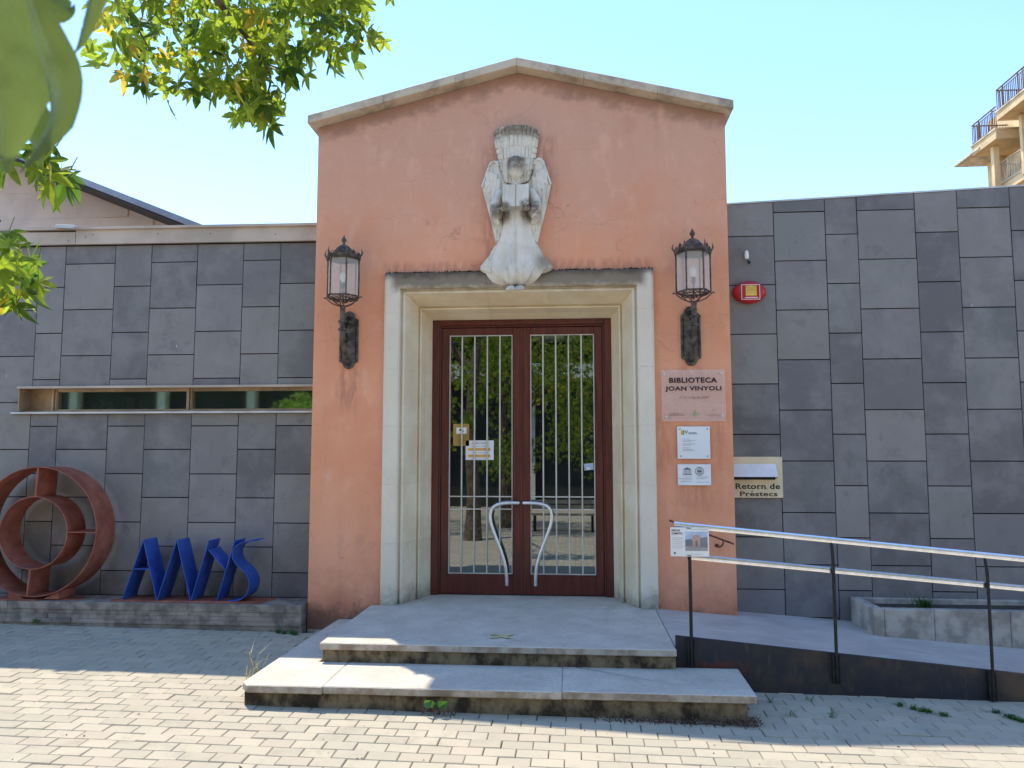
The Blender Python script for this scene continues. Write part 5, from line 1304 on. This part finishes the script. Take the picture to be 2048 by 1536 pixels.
# opposite building with pale canopy
OB = thing('opposite_building', 'dark building with white horizontal canopy bands across the square', 'building', (0, -24, -.8))
m = MB(); m.box(-26, 26, -30, -24, -1.5, 7.4); m.build('wall', 'oppwall', OB)
m = MB(); m.box(-26, 26, -30, -24, 7.401, 13); m.build('bounce_wall', 'cream', OB)  # unseen upper storeys added to bounce warm sunlight onto the shaded facade
for z0_, z1_ in ((4.6, 5.2), (6.3, 6.6), (7.2, 7.35)):
    m = MB(); m.box(-24, 24, -23.99, -22.2, z0_, z1_); m.build('canopy', 'oppwhite', OB)
for i in range(12):
    x = -22+i*4; m = MB(); m.box(x, x+.35, -23.98, -23.6, -1.4, 4.59); m.build('pillar', 'oppwhite', OB)
def bench(x, y, label):
    z = gz(x, y); T = thing('park_bench', label, 'bench', (x, y, z), 'benches across the square')
    for i in range(3): MB().box(x-.9, x+.9, y-.2+i*.14, y-.09+i*.14, z+.42, z+.45).build('seat_slat', 'benchwood', T)
    for i in range(2): MB().box(x-.9, x+.9, y-.26, y-.235, z+.56+i*.14, z+.66+i*.14).build('back_slat', 'benchwood', T)
    for s3 in (-1, 1): MB().box(x+s3*.75-.03, x+s3*.75+.03, y-.25, y+.2, z, z+.42).build('leg', 'iron', T)
bench(-.3, -11.6, 'slatted bench left of centre, reflected behind the left door handle'); bench(2.6, -12.0, 'slatted bench reflected low in the right door glass')

# weeds and litter
def blades(m, x, y, z, n, h, q, lean=.6, w_=.003):
    for i in range(n):
        a = q.uniform(0, 6.28); l_ = h*q.uniform(.5, 1.1); dx, dy = math.cos(a)*lean*l_, math.sin(a)*lean*l_; bx_, by_ = x+q.uniform(-.02, .02), y+q.uniform(-.02, .02)
        px_, py_ = -math.sin(a)*w_, math.cos(a)*w_
        m.add([(bx_-px_, by_-py_, z), (bx_+px_, by_+py_, z), (bx_+dx*.4+px_, by_+dy*.4+py_, z+l_*.65), (bx_+dx*.4-px_, by_+dy*.4-py_, z+l_*.65), (bx_+dx, by_+dy, z+l_*.85)], [(0, 1, 2, 3), (3, 2, 4)])
def weed_patch(name, label, spots, mat='weed', seed=0, h=.06, n=26):
    q = random.Random(seed); m = MB()
    for (x, y, z) in spots: blades(m, x, y, z, n, h, q, .9)
    for (x, y, z) in spots:
        for i in range(n//2):
            p = Vector((x+q.uniform(-.05, .05), y+q.uniform(-.03, .03), z+q.uniform(.005, h*.5))); s3 = q.uniform(.005, .012); a = q.uniform(0, 6.28)
            m.add([p+Vector((math.cos(a)*s3, math.sin(a)*s3, q.uniform(-.003, .004))), p+Vector((math.cos(a+1.6)*s3*.6, math.sin(a+1.6)*s3*.6, .002)), p+Vector((-math.cos(a)*s3, -math.sin(a)*s3, .003)), p+Vector((math.cos(a-1.6)*s3*.6, math.sin(a-1.6)*s3*.6, 0))], [(0, 1, 2, 3)])
    o = m.build(name, mat); return tag(o, label, 'weed', kind='stuff')
G3 = lambda x, y: (x, y, gz(x, y))
weed_patch('weed_tuft', 'green weed tuft where the ledge meets the pink block', [G3(-2.83, -.22), G3(-2.76, -.2), G3(-2.72, -.24), G3(-2.9, -.19)], seed=1, h=.05, n=30)
weed_patch('weed_tuft', 'sparse green weeds in the paving joints beside the step end', [G3(1.42, -1.72), G3(1.5, -2.0), G3(1.72, -1.66), G3(1.78, -2.0)], seed=2, h=.07, n=8)
weed_patch('weed_tuft', 'spreading green weeds in paving joints midway along the steel plate', [G3(2.35, -1.7), G3(2.42, -1.76), G3(2.5, -1.82), G3(2.58, -1.88), G3(2.46, -1.79)], seed=3, h=.035, n=34)
weed_patch('weed_tuft', 'spreading green weeds in paving joints near the third railing post', [G3(2.98, -1.78), G3(3.02, -1.86), G3(3.06, -1.95), G3(3.1, -2.05), G3(3.04, -1.9)], seed=4, h=.035, n=34)
weed_patch('dry_grass', 'tall thin dry grass stalk left of the steps', [G3(-2.56, -1.5), G3(-2.54, -1.75)], 'dry', 5, .3, 7)
weed_patch('weed_tuft', 'small dark green sprig on the ledge face near the ring sculpture', [(-5.45, -.155, -.17), (-5.4, -.16, -.17)], seed=6, h=.06, n=16)
# leafy plant at the step
SP = thing('young_plant', 'small plant with two broad green leaves at the foot of the step', 'plant', (-.97, -2.24, gz(-.97, -2.24)))
m = MB(); m.tube([(-.97, -2.235, -.29), (-.97, -2.25, -.2)], .003, 5); m.build('stem', 'weed', SP)
for s3 in (-1, 1):
    m = MB(); c_ = Vector((-.97+s3*.045, -2.26, -.195)); m.add([c_+Vector((-s3*.045, .0, -.005))]+[c_+Vector((s3*.042*math.cos(t), .0+.02*math.cos(t*2)-.02, .028*math.sin(t)+.004*math.sin(3*t))) for t in (-2.2, -1.4, -.7, -.2, .2, .7, 1.4, 2.2)], [(0, 1, 2, 3, 4, 5, 6, 7, 8)]); m.build('leaf', 'weed', SP)
q = random.Random(12); m = MB()
for i in range(40):
    p = Vector((-.97+q.gauss(0, .06), -2.24+q.uniform(-.04, .02), gz(-.97, -2.24)+q.uniform(0, .05))); s3 = q.uniform(.008, .02); a = q.uniform(0, 6.28); b = q.uniform(-1, 1)
    m.add([p+Vector((math.cos(a)*s3, math.sin(a)*s3, b*s3)), p+Vector((0, .003, s3*.5)), p-Vector((math.cos(a)*s3, math.sin(a)*s3, b*s3)), p-Vector((0, .003, s3*.5))], [(0, 1, 2, 3)])
tag(m.build('leaf_litter', 'litter'), 'few dry brown leaves round the young plant at the step', 'leaves', kind='stuff')
m = MB()
for i in range(900):
    t = q.random()**.6; x = .1+t*1.12; base = gz(x, -2.2); p = Vector((x+q.uniform(-.02, .05), -2.205-abs(q.gauss(0, .025)), base+abs(q.gauss(0, .018))*(.4+t))); s3 = q.uniform(.004, .011); a = q.uniform(0, 6.28); b = q.uniform(-1, 1)
    m.add([p+Vector((math.cos(a)*s3, math.sin(a)*s3, b*s3)), p+Vector((0, .003, s3*.6)), p-Vector((math.cos(a)*s3, math.sin(a)*s3, b*s3)), p-Vector((0, .003, s3*.5))], [(0, 1, 2, 3)])
tag(m.build('leaf_litter', 'litter'), 'drift of dry brown leaf litter under the right end of the bottom step', 'leaves', kind='stuff')
q = random.Random(41); m = MB()
for i in range(110):
    x = q.uniform(-5.5, 3.2); y = -q.uniform(1.2, 3.6)
    if y > -2.3 and -2.45 < x < 1.25: continue
    if y > -1.6 and x > 1: continue
    s3 = q.uniform(.004, .010)*(1 if i % 7 else 2); a = q.uniform(0, 6.28); p = Vector((x, y, gz(x, y)+.004)); u = Vector((math.cos(a), math.sin(a), q.uniform(0, .4)))*s3; v = Vector((-math.sin(a), math.cos(a), q.uniform(0, .4)))*s3*.6
    m.add([p+u, p+v+Vector((0, 0, .003)), p-u, p-v], [(0, 1, 2, 3)])
tag(m.build('paving_litter', 'litter'), 'scattered crumbs of dry leaf lying over the paving', 'leaves', kind='stuff')
# planter plant
q = random.Random(14); PT = thing('planter_shrub', 'small wispy green plant growing in the concrete planter', 'plant', (3.22, -.05, .085))
m = MB(); blades(m, 3.22, -.05, .085, 46, .13, q, .9, .003); blades(m, 3.29, -.04, .085, 50, .10, q, .9, .004); blades(m, 3.14, -.05, .085, 10, .2, q, .7, .002); m.build('foliage', 'weed', PT)
m = MB()
for i in range(5): m.tube([(3.2+i*.02, -.05, .08), (3.16+i*.045, -.06+q.uniform(-.03, .03), .19)], .002, 4)
m.build('stem', 'weed', PT)
m = MB(); blades(m, 4.2, -.05, .085, 40, .14, q, .9, .003); tag(m.build('planter_weed', 'weed'), 'green plant at the far right end of the planter', 'plant')
